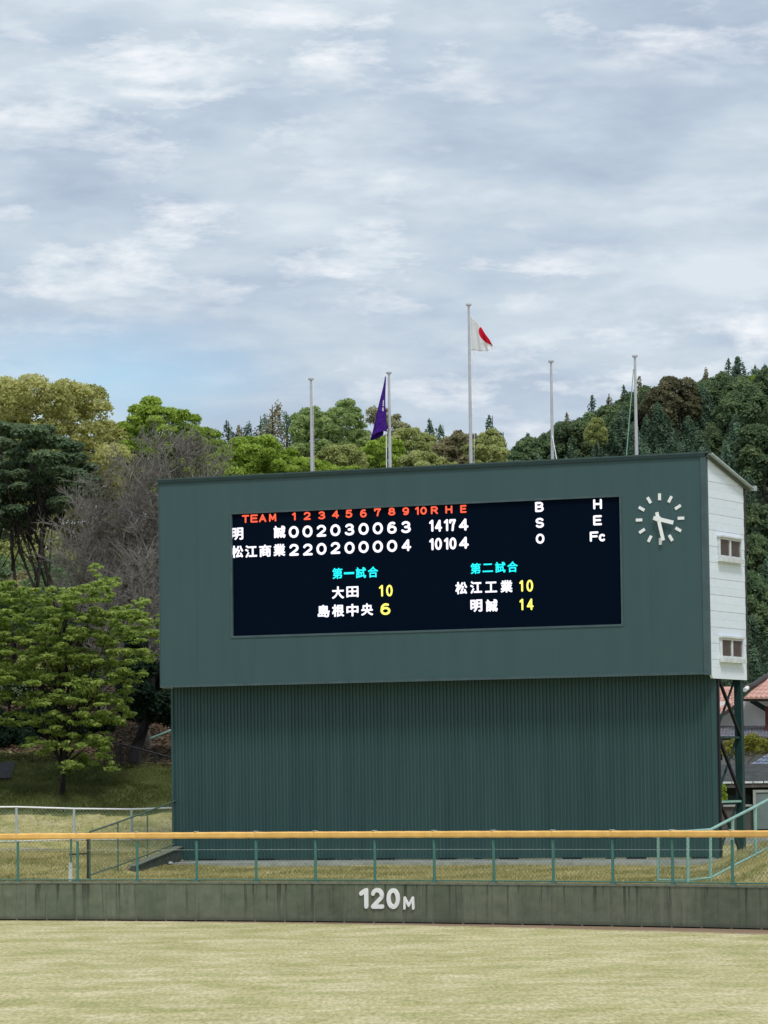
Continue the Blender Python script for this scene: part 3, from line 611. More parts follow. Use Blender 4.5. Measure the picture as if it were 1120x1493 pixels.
# windows
for (za, zb) in ((11.26, 11.92), (7.98, 8.64)):
    w = empty('window', (LW + .03, 0, 0)); w.parent = board; y0, y1 = 1.0, 3.12; fr = .07
    MB().box(0, .07, y0, y1, zb - fr, zb).box(0, .07, y0, y1, za, za + fr).box(0, .07, y0, y0 + fr, za + fr, zb - fr).box(0, .07, y1 - fr, y1, za + fr, zb - fr).box(.0, .06, (y0 + y1) / 2 - .07, (y0 + y1) / 2 + .07, za + fr, zb - fr).build('frame', MT['frame'], w)
    MB().box(-.005, .13, y0 - .06, y1 + .06, zb, zb + .05).box(0.07, .08, y0, y1, zb-.02, zb).build('hood', MT['frame'], w)
    MB().box(-.005, .16, y0 - .05, y1 + .05, za - .14, za - .001).build('sill', MT['frame'], w)
    for a, c in ((y0 + fr, (y0 + y1) / 2 - .07), ((y0 + y1) / 2 + .07, y1 - fr)):
        MB().box(.012, .03, a, c, za + fr, zb - fr).build('pane', MT['curtain'], w)
# open steel frame behind the lower wall
cols = MB().box(-.12, .12, -.12, .12, 1.1, ZB - .2).build('rear_column', MT['steelg'], board)
for i, x in enumerate((LW - .14, 15.2, 10.4, 5.6, .3)):
    if i == 0: cols.location = (x, 3.22, 0)
    else: inst(cols, (x, 3.22, 0), 0, board)
for x in (LW - .1, .2):
    for z in (5.41, 3.32):
        MB().bar((x, LB + .28, z), (x, 3.1, z), .07, .07).build('horizontal_strut', MT['steelg'] if z > 4 else MT['mint'], board)
    for a, c in ((7.35, 5.45), (5.35, 3.4), (3.25, 1.5)):
        MB().bar((x + .03, LB + .25, a), (x + .03, 3.12, c), .09, .09).build('diagonal_brace', MT['steelb'], board)
        MB().bar((x - .12, LB + .25, c), (x - .12, 3.12, a), .06, .06).build('diagonal_brace', MT['steelg'], board)

# clock on the right of the front
ck = empty('wall_clock', bw(18.38, 0, 12.50), BRZ, label='round clock of twelve white bars and two hands right of the screen', cat='clock')
b = MB(); b.box(-.048, .048, -.03, .0, -.11, .11); m0 = b.build('hour_mark', MT['white'], ck)
for k in range(12):
    a = k * math.pi / 6; o = m0 if k == 0 else m0.copy()
    if k: COL.objects.link(o)
    o.location = (.725 * math.sin(a), -.002, .725 * math.cos(a)); o.rotation_euler = (0, a, 0)
def hand(px0, pz0, px1, pz1, w, name, y):
    L = math.hypot(px1 - px0, pz1 - pz0); b = MB(); b.box(-w / 2, w / 2, y - .03, y, 0, L); o = b.build(name, MT['white'], ck); o.location = (px0, 0, pz0); o.rotation_euler = (0, math.atan2(px1 - px0, pz1 - pz0), 0); return o
cx_, cz_ = on_plane(960.5, 756.3, 0); cx_ -= 18.38; cz_ -= 12.50
def rel(u, v): a, c = on_plane(u, v, -.1); return a - 18.38, c - 12.5
hand(*rel(953, 755), *rel(982, 762), .13, 'hour_hand', -.09); hand(*rel(958.5, 747), *rel(968, 788), .11, 'minute_hand', -.13)
b = MB(); b.tube([(cx_, .0, cz_), (cx_, -.17, cz_)], .09, 12); b.build('hub', MT['white'], ck)

# flagpoles on the roof
def rz_roof(y): return 14.66 - (y + .1) * (.91 / 4.12) + .0
pl = [('westernmost', 5.0, 17.95), ('', 7.95, 18.0), ('', 10.95, 20.15), ('', 13.92, 18.05), ('', 16.92, 18.05)]
labs = ['bare pale flagpole on the roof, leftmost of the row', 'flagpole that carries the furled purple flag', 'tallest flagpole, in the middle, flying the white flag with red disc',
        'bare flagpole with a short loose rope, between the tallest pole and the rightmost one', 'bare flagpole with a slanting rope, rightmost of the row above the clock']
for i, (nm, x, zt) in enumerate(pl):
    zb = rz_roof(1.8); p = bw(x, 1.8, zb); r = empty('flagpole', p, BRZ, label=labs[i], cat='flagpole', group='flagpoles on the scoreboard roof'); h = zt - zb
    MB().tube([(0, 0, -.05), (0, 0, h * .5), (0, 0, h)], [.062, .052, .04], 10).build('shaft', MT['alu'], r, smooth=False)
    MB().tube([(0, 0, h - .02), (0, 0, h), (0, 0, h + .05), (0, 0, h + .07)], [.04, .10, .10, .04], 10).build('truck', MT['alu'], r)
    MB().box(-.16, .16, -.16, .16, -.12, .03).build('base_plate', MT['roofm'], r)
    rope = {0: [(.09, -.02, h - .05), (.09, -.02, .1)], 1: [(-.12, -.02, h - 1.9), (-.13, -.02, .05)], 2: [(.1, -.02, h - .1), (.22, -.02, h - 2.2), (.1, 0, .2)], 3: [(.03, -.08, 1.35), (.14, -.1, .8), (.26, -.1, .0)], 4: [(-.03, -.06, h - .4), (-.2, -.1, h * .45), (-.38, -.1, .0)]}[i]
    MB().tube(rope, .016 if i in (1, 3, 4) else .006, 4).build('halyard', MT['white'] if i != 4 else MT['mint'], r)

def clothmat(name, fn):
    m, t, o = material(name); d = N(t, 'ShaderNodeBsdfDiffuse'); tr = N(t, 'ShaderNodeBsdfTranslucent'); x = N(t, 'ShaderNodeMixShader'); x.inputs[0].default_value = .3
    uv = N(t, 'ShaderNodeUVMap'); c = fn(t, uv.outputs[0]); t.links.new(c, d.inputs[0]); t.links.new(c, tr.inputs[0]); t.links.new(d.outputs[0], x.inputs[1]); t.links.new(tr.outputs[0], x.inputs[2]); t.links.new(x.outputs[0], o.inputs[0]); return m
def disc(t, uv):
    s = N(t, 'ShaderNodeVectorMath'); s.operation = 'SUBTRACT'; s.inputs[1].default_value = (.60, .20, 0); t.links.new(uv, s.inputs[0])
    q = N(t, 'ShaderNodeVectorMath'); q.operation = 'MULTIPLY'; q.inputs[1].default_value = (1.0, 1.0, 0); t.links.new(s.outputs[0], q.inputs[0])
    l = N(t, 'ShaderNodeVectorMath'); l.operation = 'LENGTH'; t.links.new(q.outputs[0], l.inputs[0])
    r = ramp(t, l.outputs['Value'], [(0.27, (0.72, 0.02, 0.05)), (0.285, (0.86, 0.87, 0.90))]); return r.outputs[0]
def cloth(name, fn, nu, nv, mat, origin, **kw):
    vs = []; fs = []; uvs = []
    for j in range(nv + 1):
        for i in range(nu + 1): p, uv = fn(i / nu, j / nv); vs.append(tuple(p)); uvs.append(uv)
    for j in range(nv):
        for i in range(nu): k = j * (nu + 1) + i; fs.append((k, k + 1, k + nu + 2, k + nu + 1))
    me = bpy.data.meshes.new(name); me.from_pydata(vs, [], fs); ul = me.uv_layers.new(name='UVMap')
    for l in me.loops: ul.data[l.index].uv = uvs[l.vertex_index]
    me.materials.append(mat); me.polygons.foreach_set('use_smooth', [True] * len(fs)); me.update()
    o = bpy.data.objects.new(name, me); COL.objects.link(o); o.location = origin; o.rotation_euler = (0, 0, BRZ)
    sol = o.modifiers.new('thickness', 'SOLIDIFY'); sol.thickness = .004
    return tag(o, **kw)
# white flag: hoist 1.15 m, fly hanging down; the upper third is folded over behind
fx0, fz0 = on_plane(685.5, 461, 1.75); 
def jf(u, v):
    v2 = v * 1.35 - .35                    # v2 < 0 : folded back part
    a = abs(v2) if v2 >= 0 else -v2 * .9
    hz = -1.15 * a; 
    x_top, z_top = .84 * u ** .92, -1.10 * u ** 1.12
    x_bot, z_bot = .74 * u, -1.18 + .02 * math.sin(u * 9) - .05 * u
    x = x_top * (1 - a) + x_bot * a; z = (z_top) * (1 - a) + z_bot * a
    back = .07 * min(1, a * 4) if v2 < 0 else 0
    fold = .07 * math.sin(u * 8 + a * 3) * u + .035 * math.sin(u * 19 - a * 5) * u
    z += .035 * math.sin(u * 14) * u * a
    return (x + .05 + .02 * math.sin(a * 11 + u * 5) * u, fold + back - .03, z), (u, a if v2 >= 0 else a - .2)
cloth('national_flag', jf, 48, 40, clothmat('white_cloth_red_disc', disc), bw(fx0, 1.75, fz0), label='small white flag with a red disc drooping from the tallest pole', cat='flag')
def purple(t, uv):
    base = (0.085, 0.03, 0.30)
    s = N(t, 'ShaderNodeSeparateXYZ'); t.links.new(uv, s.inputs[0])
    n = noise(t, (1, 1, 1), 9, 3); c = ramp(t, n.outputs['Fac'], [(.35, (0.06, 0.018, 0.21)), (.65, (0.10, 0.035, 0.33))]).outputs[0]
    def band(sock, a, b_):
        g = N(t, 'ShaderNodeMath'); g.operation = 'GREATER_THAN'; g.inputs[1].default_value = a; t.links.new(sock, g.inputs[0])
        l = N(t, 'ShaderNodeMath'); l.operation = 'LESS_THAN'; l.inputs[1].default_value = b_; t.links.new(sock, l.inputs[0])
        m = N(t, 'ShaderNodeMath'); m.operation = 'MULTIPLY'; t.links.new(g.outputs[0], m.inputs[0]); t.links.new(l.outputs[0], m.inputs[1]); return m.outputs[0]
    def both(a, b_):
        m = N(t, 'ShaderNodeMath'); m.operation = 'MULTIPLY'; t.links.new(a, m.inputs[0]); t.links.new(b_, m.inputs[1]); return m.outputs[0]
    for lo, hi, ua, ub in ((.42, .50, .80, .86), (.505, .53, .80, .88), (.555, .62, .80, .86)):
        c = mixc(t, both(band(s.outputs['Y'], lo, hi), band(s.outputs['X'], ua, ub)), c, (.75, .75, .82))
    return c
px0, pz0 = on_plane(565, 549, 1.8)
def pf(u, v):
    # a cloth hanging in one open fold: u goes round the fold, v down
    w = .03 + .50 * v ** 1.35                         # half width
    cxm = -.035 - .27 * v ** 1.25 ; ang = math.pi * (-.62 + u * 1.62)
    x = cxm + w * .5 * 1.15 * -math.cos(ang) ; y = -.10 * v - w * .42 * math.sin(ang) * (1 if math.sin(ang) > 0 else .55)
    tilt = .30 * v * ((x - cxm) / (w + 1e-6))
    z = -2.02 * v + tilt * .55 * v - .0 ; x -= .045 * v * math.sin(v * 5)
    return (x, y - .02, z - .06 * v * math.sin(u * 6)), (u, v)
cloth('purple_flag', pf, 40, 48, clothmat('purple_cloth', purple), bw(px0 - .02, 1.78, pz0), label='furled purple flag with white marks hanging from the second pole', cat='flag')

# ------------------------------------------------------------------ fences beyond the wall
def post_line(name, pts_top, pts_bot, r_post, r_rail, mat, label, cat='fence', wires=True, rail_mat=None, netmat=None, wr=.003):
    base = pts_bot[0]; root = empty(name, tuple(base), label=label, cat=cat); off = tuple(base)
    for a, c in zip(pts_top, pts_bot):
        MB().tube([tuple(c - np.array([0, 0, .1])), tuple(a)], r_post, 8).build('post', mat, root, off=off)
    MB().tube([tuple(p) for p in pts_top], r_rail, 8).build('top_rail', rail_mat or mat, root, off=off)
    MB().tube([tuple(p + np.array([0, 0, .06])) for p in pts_bot], r_rail * .8, 6).build('bottom_rail', mat, root, off=off)
    if wires:
        b = MB(); pt = np.array(pts_top); pb = np.array(pts_bot); 
        L = np.concatenate([[0], np.cumsum(np.linalg.norm(np.diff(pb[:, :2], axis=0), axis=1))]); tot = L[-1]; h = float(np.mean(pt[:, 2] - pb[:, 2])) - .1; pitch = .13
        def P(s, zf): return tuple(np.array([np.interp(s, L, pb[:, k]) for k in range(3)]) + np.array([0, 0, .06 + zf]))
        for i in range(-int(h / pitch), int(tot / pitch)):
            for sg in (0, 1):
                a0 = i * pitch; a1 = a0 + h
                if sg: a0, a1 = a1, a0
                c0, c1 = min(max(a0, 0), tot), min(max(a1, 0), tot)
                if abs(c0 - c1) < .01: continue
                f = lambda a: (a - a0) / (a1 - a0) * h
                m_ = (c0 + c1) / 2
                b.bar(P(c0, f(c0)), P(m_, f(m_)), wr); b.bar(P(m_, f(m_)), P(c1, f(c1)), wr)
        b.build('wire_mesh', netmat or mat, root, off=off, kind='stuff')
    return root
# pale back fence on the left
tp, bt = [], []
for k in range(-4, 7):
    u = 108 + 84 * k; sag = {0: 1179, 1: 1180, -1: 1176.5}.get(k, 1177)
    tp.append(at(u, sag, 140)); q = at(u, 1228 + (0 if k >= 0 else -2.5), 140); q[2] = max(q[2], Tz(q[0], 140) + .0); bt.append(q)
for t_, q in zip(tp, bt): q[2] = Tz(q[0], 140) if q[0] < 2 else q[2]
tp, bt = tp[:8], bt[:8]
post_line('pipe_fence', tp, bt, .045, .03, MT['galv'], 'pale galvanised pipe and wire fence below the dark green grass bank on the left', rail_mat=MT['white'], netmat=MT['galv'])
# sloping green rails either side of the board
def line(us, vt, vb, Ys): return [at(u, v, Y) for u, v, Y in zip(us, vt, Ys)], [at(u, v, Y) for u, v, Y in zip(us, vb, Ys)]
us = [131, 172, 215, 258]; t_, b_ = line(us, [1213, 1199, 1183.5, 1167], [1279, 1265, 1249, 1232], [119, 123.4, 128, 133.4])
post_line('stair_fence', t_, b_, .025, .03, MT['railg'], 'green railed fence climbing back to the left corner of the scoreboard', wr=.0018)
us = [960, 1003, 1036, 1068.5, 1101.6, 1134, 1167]; t_, b_ = line(us, [1213, 1212.5, 1210, 1193, 1176, 1159, 1142], [1286, 1287, 1283, 1266, 1249, 1232, 1215], [108.6, 107.4, 108.6, 110.1, 111.6, 113.1, 114.6])
post_line('stair_fence', t_, b_, .045, .045, MT['mint'], 'pale green railed fence climbing the grass bank right of the scoreboard', netmat=MT['net'])
# kerb along the left stair rail and the dark retaining side below it
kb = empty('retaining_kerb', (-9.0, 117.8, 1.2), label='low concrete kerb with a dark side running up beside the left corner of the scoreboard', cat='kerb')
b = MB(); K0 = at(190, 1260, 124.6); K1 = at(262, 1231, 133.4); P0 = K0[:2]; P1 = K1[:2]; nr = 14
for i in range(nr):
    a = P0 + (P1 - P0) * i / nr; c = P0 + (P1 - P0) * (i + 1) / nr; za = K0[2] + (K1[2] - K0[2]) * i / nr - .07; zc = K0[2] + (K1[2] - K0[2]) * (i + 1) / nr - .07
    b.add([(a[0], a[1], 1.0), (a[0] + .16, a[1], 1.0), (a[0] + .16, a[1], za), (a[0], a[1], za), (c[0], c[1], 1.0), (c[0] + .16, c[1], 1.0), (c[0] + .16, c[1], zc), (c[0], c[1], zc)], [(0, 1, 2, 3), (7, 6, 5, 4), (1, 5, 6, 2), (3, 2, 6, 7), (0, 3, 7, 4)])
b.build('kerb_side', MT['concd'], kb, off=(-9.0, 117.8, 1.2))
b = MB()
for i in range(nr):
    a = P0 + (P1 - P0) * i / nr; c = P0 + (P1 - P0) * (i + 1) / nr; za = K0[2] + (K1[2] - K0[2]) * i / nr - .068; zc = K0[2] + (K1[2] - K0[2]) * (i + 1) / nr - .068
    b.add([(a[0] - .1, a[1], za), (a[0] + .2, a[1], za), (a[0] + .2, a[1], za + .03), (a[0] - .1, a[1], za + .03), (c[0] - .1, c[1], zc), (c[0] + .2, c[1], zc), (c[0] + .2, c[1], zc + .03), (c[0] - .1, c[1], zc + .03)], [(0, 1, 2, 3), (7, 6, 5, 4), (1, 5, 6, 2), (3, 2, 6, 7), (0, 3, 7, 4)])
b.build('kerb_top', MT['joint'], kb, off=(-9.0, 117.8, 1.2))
# concrete apron in front of the board
b = MB(); a0 = bw(-1.4, -.4, 0); 
for p, q in (((-1.5, -.9), (LW + .9, .45)),):
    vs = [bw(x, y, z) for z in (1.1, 1.455) for x, y in ((p[0], p[1]), (q[0], p[1]), (q[0], q[1]), (p[0], q[1]))]
    b.add(vs, [(0, 3, 2, 1), (4, 5, 6, 7), (0, 1, 5, 4), (1, 2, 6, 5), (2, 3, 7, 6), (3, 0, 4, 7)])
ap = b.build('pavement', MT['conc']); tag(ap, kind='structure')
# small dark gate frame and white marker by the left end
g0 = at(128, 1281, 119.1); gr = empty('gate_frame', tuple(g0), label='small dark metal gate frame just behind the outfield wall on the left', cat='gate')
b = MB().tube([tuple(g0), tuple(at(128, 1214, 119.1))], .035, 6).build('post', MT['rust'], gr, off=tuple(g0))
g1 = at(104, 1283, 119.1); b = MB().tube([tuple(g1), tuple(at(103.5, 1214, 119.1))], .03, 6).build('post', MT['greenpost'], gr, off=tuple(g0))
MB().bar(tuple(at(101, 1246, 119.1)), tuple(at(128, 1244.5, 119.1)), .05, .05).build('crossbar', MT['rust'], gr, off=tuple(g0))
m0_ = at(103, 1283, 118.9); mr = empty('marker_post', tuple(m0_), label='short white marker post on the ground beside the small dark gate', cat='post')
MB().box(-.055, .055, -.03, .03, -.1, .50).build('shaft', MT['white'], mr); MB().prism([(-.055, .50), (.055, .50), (.02, .54), (-.02, .54)], 'y', -.03, .03).build('cap', MT['white'], mr)
# rubble by the left corner
rb = None
for i in range(9):
    p = at(234 + i * 2.1 + random.uniform(-1, 1), 1253, 130.3 + random.random()); r_ = random.uniform(.05, .12); zg = Tz(p[0], p[1])
    b = MB(); vs = []; 
    for th in range(6):
        for hz, rr in ((0, 1), (.6, .8)): vs.append((math.cos(th * 1.047) * r_ * rr * random.uniform(.8, 1.2), math.sin(th * 1.047) * r_ * rr, hz * r_ * 1.5))
    fs = [(2 * k, (2 * k + 2) % 12, (2 * k + 3) % 12, 2 * k + 1) for k in range(6)] + [tuple(range(1, 12, 2))]
    b.add(vs, fs); o = b.build('stone', MT['galv'] if i % 2 else MT['stone']); o.location = (p[0], p[1], 1.45)
    tag(o, 'small pale stone lying at the foot of the scoreboard left corner', 'stone', 'stones at the left corner of the scoreboard')

# black railing and green handrail on the wooded slope
def slope_rail():
    us = [152, 176, 200, 226, 252, 280]; vt = [1080, 1085, 1091, 1098, 1105, 1111]; vb = [1108, 1113, 1118, 1123, 1129, 1134]
    t_, b_ = line(us, vt, vb, [152] * 6); base = b_[0]; root = empty('railing', tuple(base), label='black slatted railing at the foot of the dark leaning tree trunk', cat='railing')
    for a, c in zip(t_, b_): MB().bar(tuple(c - np.array([0, 0, .3])), tuple(a), .07).build('post', MT['steelb'], root, off=tuple(base))
    MB().tube([tuple(p) for p in t_], .035, 6).build('top_rail', MT['steelb'], root, off=tuple(base)); MB().tube([tuple(p) for p in b_], .03, 6).build('bottom_rail', MT['steelb'], root, off=tuple(base))
    for k in range(34):
        f = k / 34 * 5; i = int(f); g = f - i; a = t_[i] * (1 - g) + t_[i + 1] * g; c = b_[i] * (1 - g) + b_[i + 1] * g
        if k > 14 and k % 3: continue
        MB().bar(tuple(c), tuple(a), .05 if k < 15 else .03, .03).build('slat', MT['steelb'] if k < 15 else MT['steelg'], root, off=tuple(base))
slope_rail()
h0 = at(204, 1083, 157); h1 = at(254, 1063, 157); hr_ = empty('handrail', tuple(h0 - np.array([0, 0, .9])), label='pale green handrail rising behind the black railing beside the scoreboard', cat='handrail'); offh = tuple(h0 - np.array([0, 0, .9]))
MB().tube([tuple(h0), tuple(h1), tuple(h1 + (h1 - h0))], .05, 6).build('top_rail', MT['mint'], hr_, off=offh)
for f in (0.05, .95, 1.9):
    p = h0 + (h1 - h0) * f; MB().tube([(p[0], p[1], Tz(p[0], p[1]) - .2), tuple(p)], .03, 6).build('post', MT['mint'], hr_, off=offh)
# asphalt path on the slope at far left
b = MB(); rows = []
for k in range(8):
    x = -30 + k * 2.2; yc = 150.4 - .02 * (x + 14) ** 2 * .2; wd_ = min(1.5, .8 + (7 - k) * .8); rows.append(((x, yc - wd_, 0), (x, yc + wd_, 0)))
vs = []
for r in rows[:9]:
    for p in r: vs.append((p[0], p[1], Tz(p[0], p[1]) + .12))
b.add(vs, [(2 * i, 2 * i + 2, 2 * i + 3, 2 * i + 1) for i in range(len(rows) - 1)]); pth = b.build('path', MT['asph']); tag(pth, kind='structure')

# ------------------------------------------------------------------ houses on the right
def tiled(b, TL, TR, BR, BL, nx, ny, r=.05):
    TL, TR, BR, BL = [np.array(p, float) for p in (TL, TR, BR, BL)]
    nrm = np.cross(TR - TL, BL - TL); nrm /= np.linalg.norm(nrm); nrm *= -1 if nrm[2] < 0 else 1
    sub = 4; prof = [0, .75, 1, .75]
    for j in range(ny):
        v0, v1 = j / ny, (j + 1.06) / ny
        base = len(b.v); n = nx * sub + 1
        for vv, lift in ((v0, 0.0), (v1, .028)):
            for i in range(n):
                u = i / (n - 1); p = (TL * (1 - u) + TR * u) * (1 - vv) + (BL * (1 - u) + BR * u) * vv
                p = p + nrm * (prof[i % sub] * r + lift); b.v.append(tuple(p))
        for vv, lift in ((v1, -.02),):
            for i in range(n):
                u = i / (n - 1); p = (TL * (1 - u) + TR * u) * (1 - vv) + (BL * (1 - u) + BR * u) * vv; b.v.append(tuple(p + nrm * lift))
        for i in range(n - 1):
            b.f.append((base + i, base + n + i, base + n + i + 1, base + i + 1)); b.f.append((base + n + i, base + 2 * n + i, base + 2 * n + i + 1, base + n + i + 1)); b.m += [0, 0]
    return b
hx, hy = 13.0, 160.0; hz = 1.9
house = empty('house', (hx + 4, hy, hz), label='white walled house with orange tiled roof beyond the scoreboard at right', cat='house'); ho_ = (hx + 4, hy, hz)
z_at = lambda v, Y: float(at(1090, v, Y)[2]); x_at = lambda u, Y: float(at(u, 1050, Y)[0])
MB().box(x_at(1030, 160), 26, 160.2, 168, hz, z_at(1022, 160)).build('wall', MT['wallw'], house, off=ho_)
# gable triangle toward us on the left wing
MB().prism([(x_at(1030, 160), z_at(1060, 160)), (x_at(1080, 160), z_at(1060, 160)), (x_at(1080, 160), z_at(1026, 160)), (x_at(1044, 160), z_at(1046, 160))], 'y', 159.95, 160.18).build('gable', MT['wallw'], house, off=ho_)
b = MB(); tiled(b, at(1030, 1007, 162.5), at(1079, 1007, 162.5), at(1079, 1024, 159.2), at(1030, 1055, 159.2), 12, 6, .05); b.build('roof_tiles', MT['tileo'], house, off=ho_, kind='stuff')
b = MB(); b.tube([tuple(at(1025, 1006, 162.6)), tuple(at(1080, 1006, 162.6))], .14, 8); b.build('ridge', MT['tileo'], house, off=ho_)
MB().bar(tuple(at(1030, 1057, 159.15)), tuple(at(1080, 1026, 159.15)), .1, .14).build('verge_board', MT['rust'], house, off=ho_)
b = MB(); tiled(b, at(1118, 985, 163), at(1260, 985, 163), at(1260, 1018, 158.2), at(1085, 1018, 158.2), 24, 6, .06); b.build('roof_tiles', MT['tileo'], house, off=ho_, kind='stuff')
b = MB(); b.tube([tuple(at(1084, 1004, 158.4)), tuple(at(1100, 998, 160)), tuple(at(1122, 984, 163))], .12, 8); b.build('ridge', MT['rust'], house, off=ho_)
b = MB(); b.tube([tuple(at(1086, 1006, 158.1)), tuple(at(1090, 1003, 158.5))], .09, 8); b.build('ridge_end', MT['wallw'], house, off=ho_)
MB().bar(tuple(at(1084, 1020.5, 158.3)), tuple(at(1262, 1020.5, 158.3)), .12, .12).build('eave_board', MT['rust'], house, off=ho_)
MB().bar(tuple(at(1095, 1021, 159.5)), tuple(at(1120, 1036, 159.5)), .14, .2).build('bracket', MT['darktrim'], house, off=ho_)
MB().bar(tuple(at(1119, 1030, 159)), tuple(at(1119, 1105, 159)), .16, .16).build('corner_post', MT['redw'], house, off=ho_)
b = MB(); tiled(b, at(1046, 1059, 159.9), at(1260, 1059, 159.9), at(1260, 1075, 158), at(1043, 1075, 158), 46, 4, .035); b.build('pent_roof', MT['tileg'], house, off=ho_, kind='stuff')
MB().bar(tuple(at(1040, 1077.5, 158.1)), tuple(at(1260, 1077.5, 158.1)), .1, .1).build('eave_board', MT['rust'], house, off=ho_)
MB().prism([(x_at(1051, 159), z_at(1080, 159)), (x_at(1058, 159), z_at(1080, 159)), (x_at(1066, 159), z_at(1125, 159)), (x_at(1060, 159), z_at(1125, 159))], 'y', 159, 159.1).build('buttress', MT['wallw'], house, off=ho_)
MB().box(x_at(1046, 159), x_at(1053, 159), 159.2, 159.4, z_at(1108, 159), z_at(1080, 159)).build('window', MT['black'], house, off=ho_)
# gatehouse roof with blue grey tiles
gh = (15.0, 153.0, 1.9); gho = empty('outbuilding', gh, label='small outbuilding with blue grey tiles and dark red barge board at the right edge', cat='outbuilding')
b = MB(); tiled(b, at(1150, 1082, 153.5), at(1260, 1082, 153.5), at(1260, 1122, 151), at(1092, 1116, 151), 22, 7, .05); b.build('roof_tiles', MT['tileb'], gho, off=gh, kind='stuff')
MB().bar(tuple(at(1086, 1126, 150.9)), tuple(at(1150, 1084, 153.3)), .16, .22).build('barge_board', MT['redw'], gho, off=gh)
MB().box(x_at(1100, 152), 21, 152.5, 155, 1.8, z_at(1114, 152)).build('wall', MT['brownw'], gho, off=gh)
# low shed with a dark open front
sh = (15.2, 146.0, 1.8); sho = empty('shed', sh, label='low shed with flat grey roof and dark open front behind the right stair fence', cat='shed')
b = MB(); xa, xb = x_at(1020, 146), 24; za_, zb_ = z_at(1127, 146), z_at(1141, 146)
b.add([(xa, 146, zb_), (xb, 146, zb_), (xb, 150, za_ + .35), (xa, 150, za_ + .35), (xa, 146, zb_ - .05), (xb, 146, zb_ - .05), (xb, 150, za_ + .3), (xa, 150, za_ + .3)], [(0, 1, 2, 3), (7, 6, 5, 4), (0, 4, 5, 1), (1, 5, 6, 2), (2, 6, 7, 3), (3, 7, 4, 0)])
b.build('roof', MT['concd'], sho, off=sh)
x = xa; cap = None
while x < xb:
    MB().box(x, x + .36, 145.94, 145.99, zb_ - .03, zb_ + .045).build('roof_edge_sheet', MT['frame'], sho, off=sh); x += .40
MB().box(xa, xb, 145.99, 146.06, zb_ - .19, zb_ - .06).build('fascia', MT['brownw'], sho, off=sh)
MB().box(xa, xb, 149.6, 149.9, 1.5, za_).build('rear_wall', MT['concd'], sho, off=sh)
for k in range(6):
    z = z_at(1160 + k * 2.6, 146.4); MB().box(xa, x_at(1093, 146.4), 146.4, 146.46, z - .03, z).build('slat', MT['steelg'], sho, off=sh)
MB().box(xa, x_at(1096, 146), 146.2, 146.36, 1.4, z_at(1176, 146)).build('front_wall', MT['brownw'], sho, off=sh)
MB().box(xa, x_at(1120, 146), 146.1, 146.4, z_at(1176, 146), z_at(1173, 146)).build('sill', MT['conc'], sho, off=sh)
dx0, dx1 = x_at(1096, 146), x_at(1150, 146); dz0, dz1 = z_at(1209, 146), z_at(1152, 146)
door = MB().box(dx0 + .1, dx1 - .1, 146.0, 146.05, dz0, dz1 - .12).build('shutter_door', MT['shutter'], sho, off=sh)
MB().box(dx0, dx1, 145.96, 146.1, dz1 - .1, dz1).box(dx0, dx0 + .1, 145.96, 146.1, dz0, dz1 - .1).box(dx1 - .1, dx1, 145.96, 146.1, dz0, dz1 - .1).build('frame', MT['conc'], door, off=sh)
MB().box(dx1, xb, 146.1, 146.3, 1.4, zb_ - .2).build('side_wall', MT['brownw'], sho, off=sh)
MB().box(xa - 1, xb, 143.4, 145.2, 1.5, z_at(1216, 144)).build('step', MT['conc'], sho, off=sh)

# ------------------------------------------------------------------ trees
L = {}
L['gold'] = leafmat('golden_olive_leaves', (0.25, 0.26, 0.09), (0.50, 0.505, 0.185), (0.75, 0.73, 0.34), 0.4)
L['dark'] = leafmat('dark_green_leaves', (0.072, 0.120, 0.072), (0.156, 0.228, 0.126), (0.288, 0.372, 0.204), 0.35)
L['bright'] = leafmat('fresh_green_leaves', (0.135, 0.209, 0.033), (0.329, 0.463, 0.075), (0.598, 0.718, 0.179), 0.4)
L['maple'] = leafmat('young_maple_leaves', (0.11, 0.172, 0.045), (0.315, 0.43, 0.105), (0.64, 0.735, 0.24), 0.42)
L['olive'] = leafmat('olive_leaves', (0.22, 0.26, 0.09), (0.42, 0.47, 0.175), (0.66, 0.68, 0.32), 0.42)
L['conif'] = leafmat('conifer_needles', (0.069, 0.117, 0.085), (0.144, 0.226, 0.147), (0.256, 0.349, 0.211), 0.3, .2)
L['hillb'] = leafmat('hill_broadleaf', (0.069, 0.116, 0.070), (0.152, 0.224, 0.112), (0.277, 0.356, 0.168), 0.3, .2)
L['fresh'] = leafmat('airy_fresh_leaves', (0.18, 0.26, 0.09), (0.36, 0.48, 0.18), (0.58, 0.68, 0.31), 0.45)
L['crest'] = leafmat('brown_tinged_leaves', (0.10, 0.105, 0.06), (0.19, 0.185, 0.105), (0.33, 0.305, 0.18), .3)
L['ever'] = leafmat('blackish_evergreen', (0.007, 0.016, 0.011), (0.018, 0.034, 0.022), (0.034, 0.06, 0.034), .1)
L['pale'] = leafmat('pale_budding_leaves', (0.238, 0.251, 0.132), (0.396, 0.409, 0.224), (0.554, 0.554, 0.343), 0.4)
L['tan'] = leafmat('brown_tipped_leaves', (0.163, 0.161, 0.088), (0.325, 0.303, 0.169), (0.537, 0.489, 0.288), 0.4)
L['gr'] = leafmat('grass_blades', (0.200, 0.213, 0.062), (0.44, 0.39, 0.185), (0.650, 0.550, 0.275), .3)
L['grd'] = leafmat('dark_green_grass_blades', (0.057, 0.078, 0.025), (0.132, 0.161, 0.052), (0.241, 0.241, 0.092), .3)  # bank grass, darker and greener than the dry grass
L['litter'] = leafmat('dead_leaves', (0.05, 0.035, 0.02), (0.15, 0.10, 0.06), (0.36, 0.26, 0.17), .1)

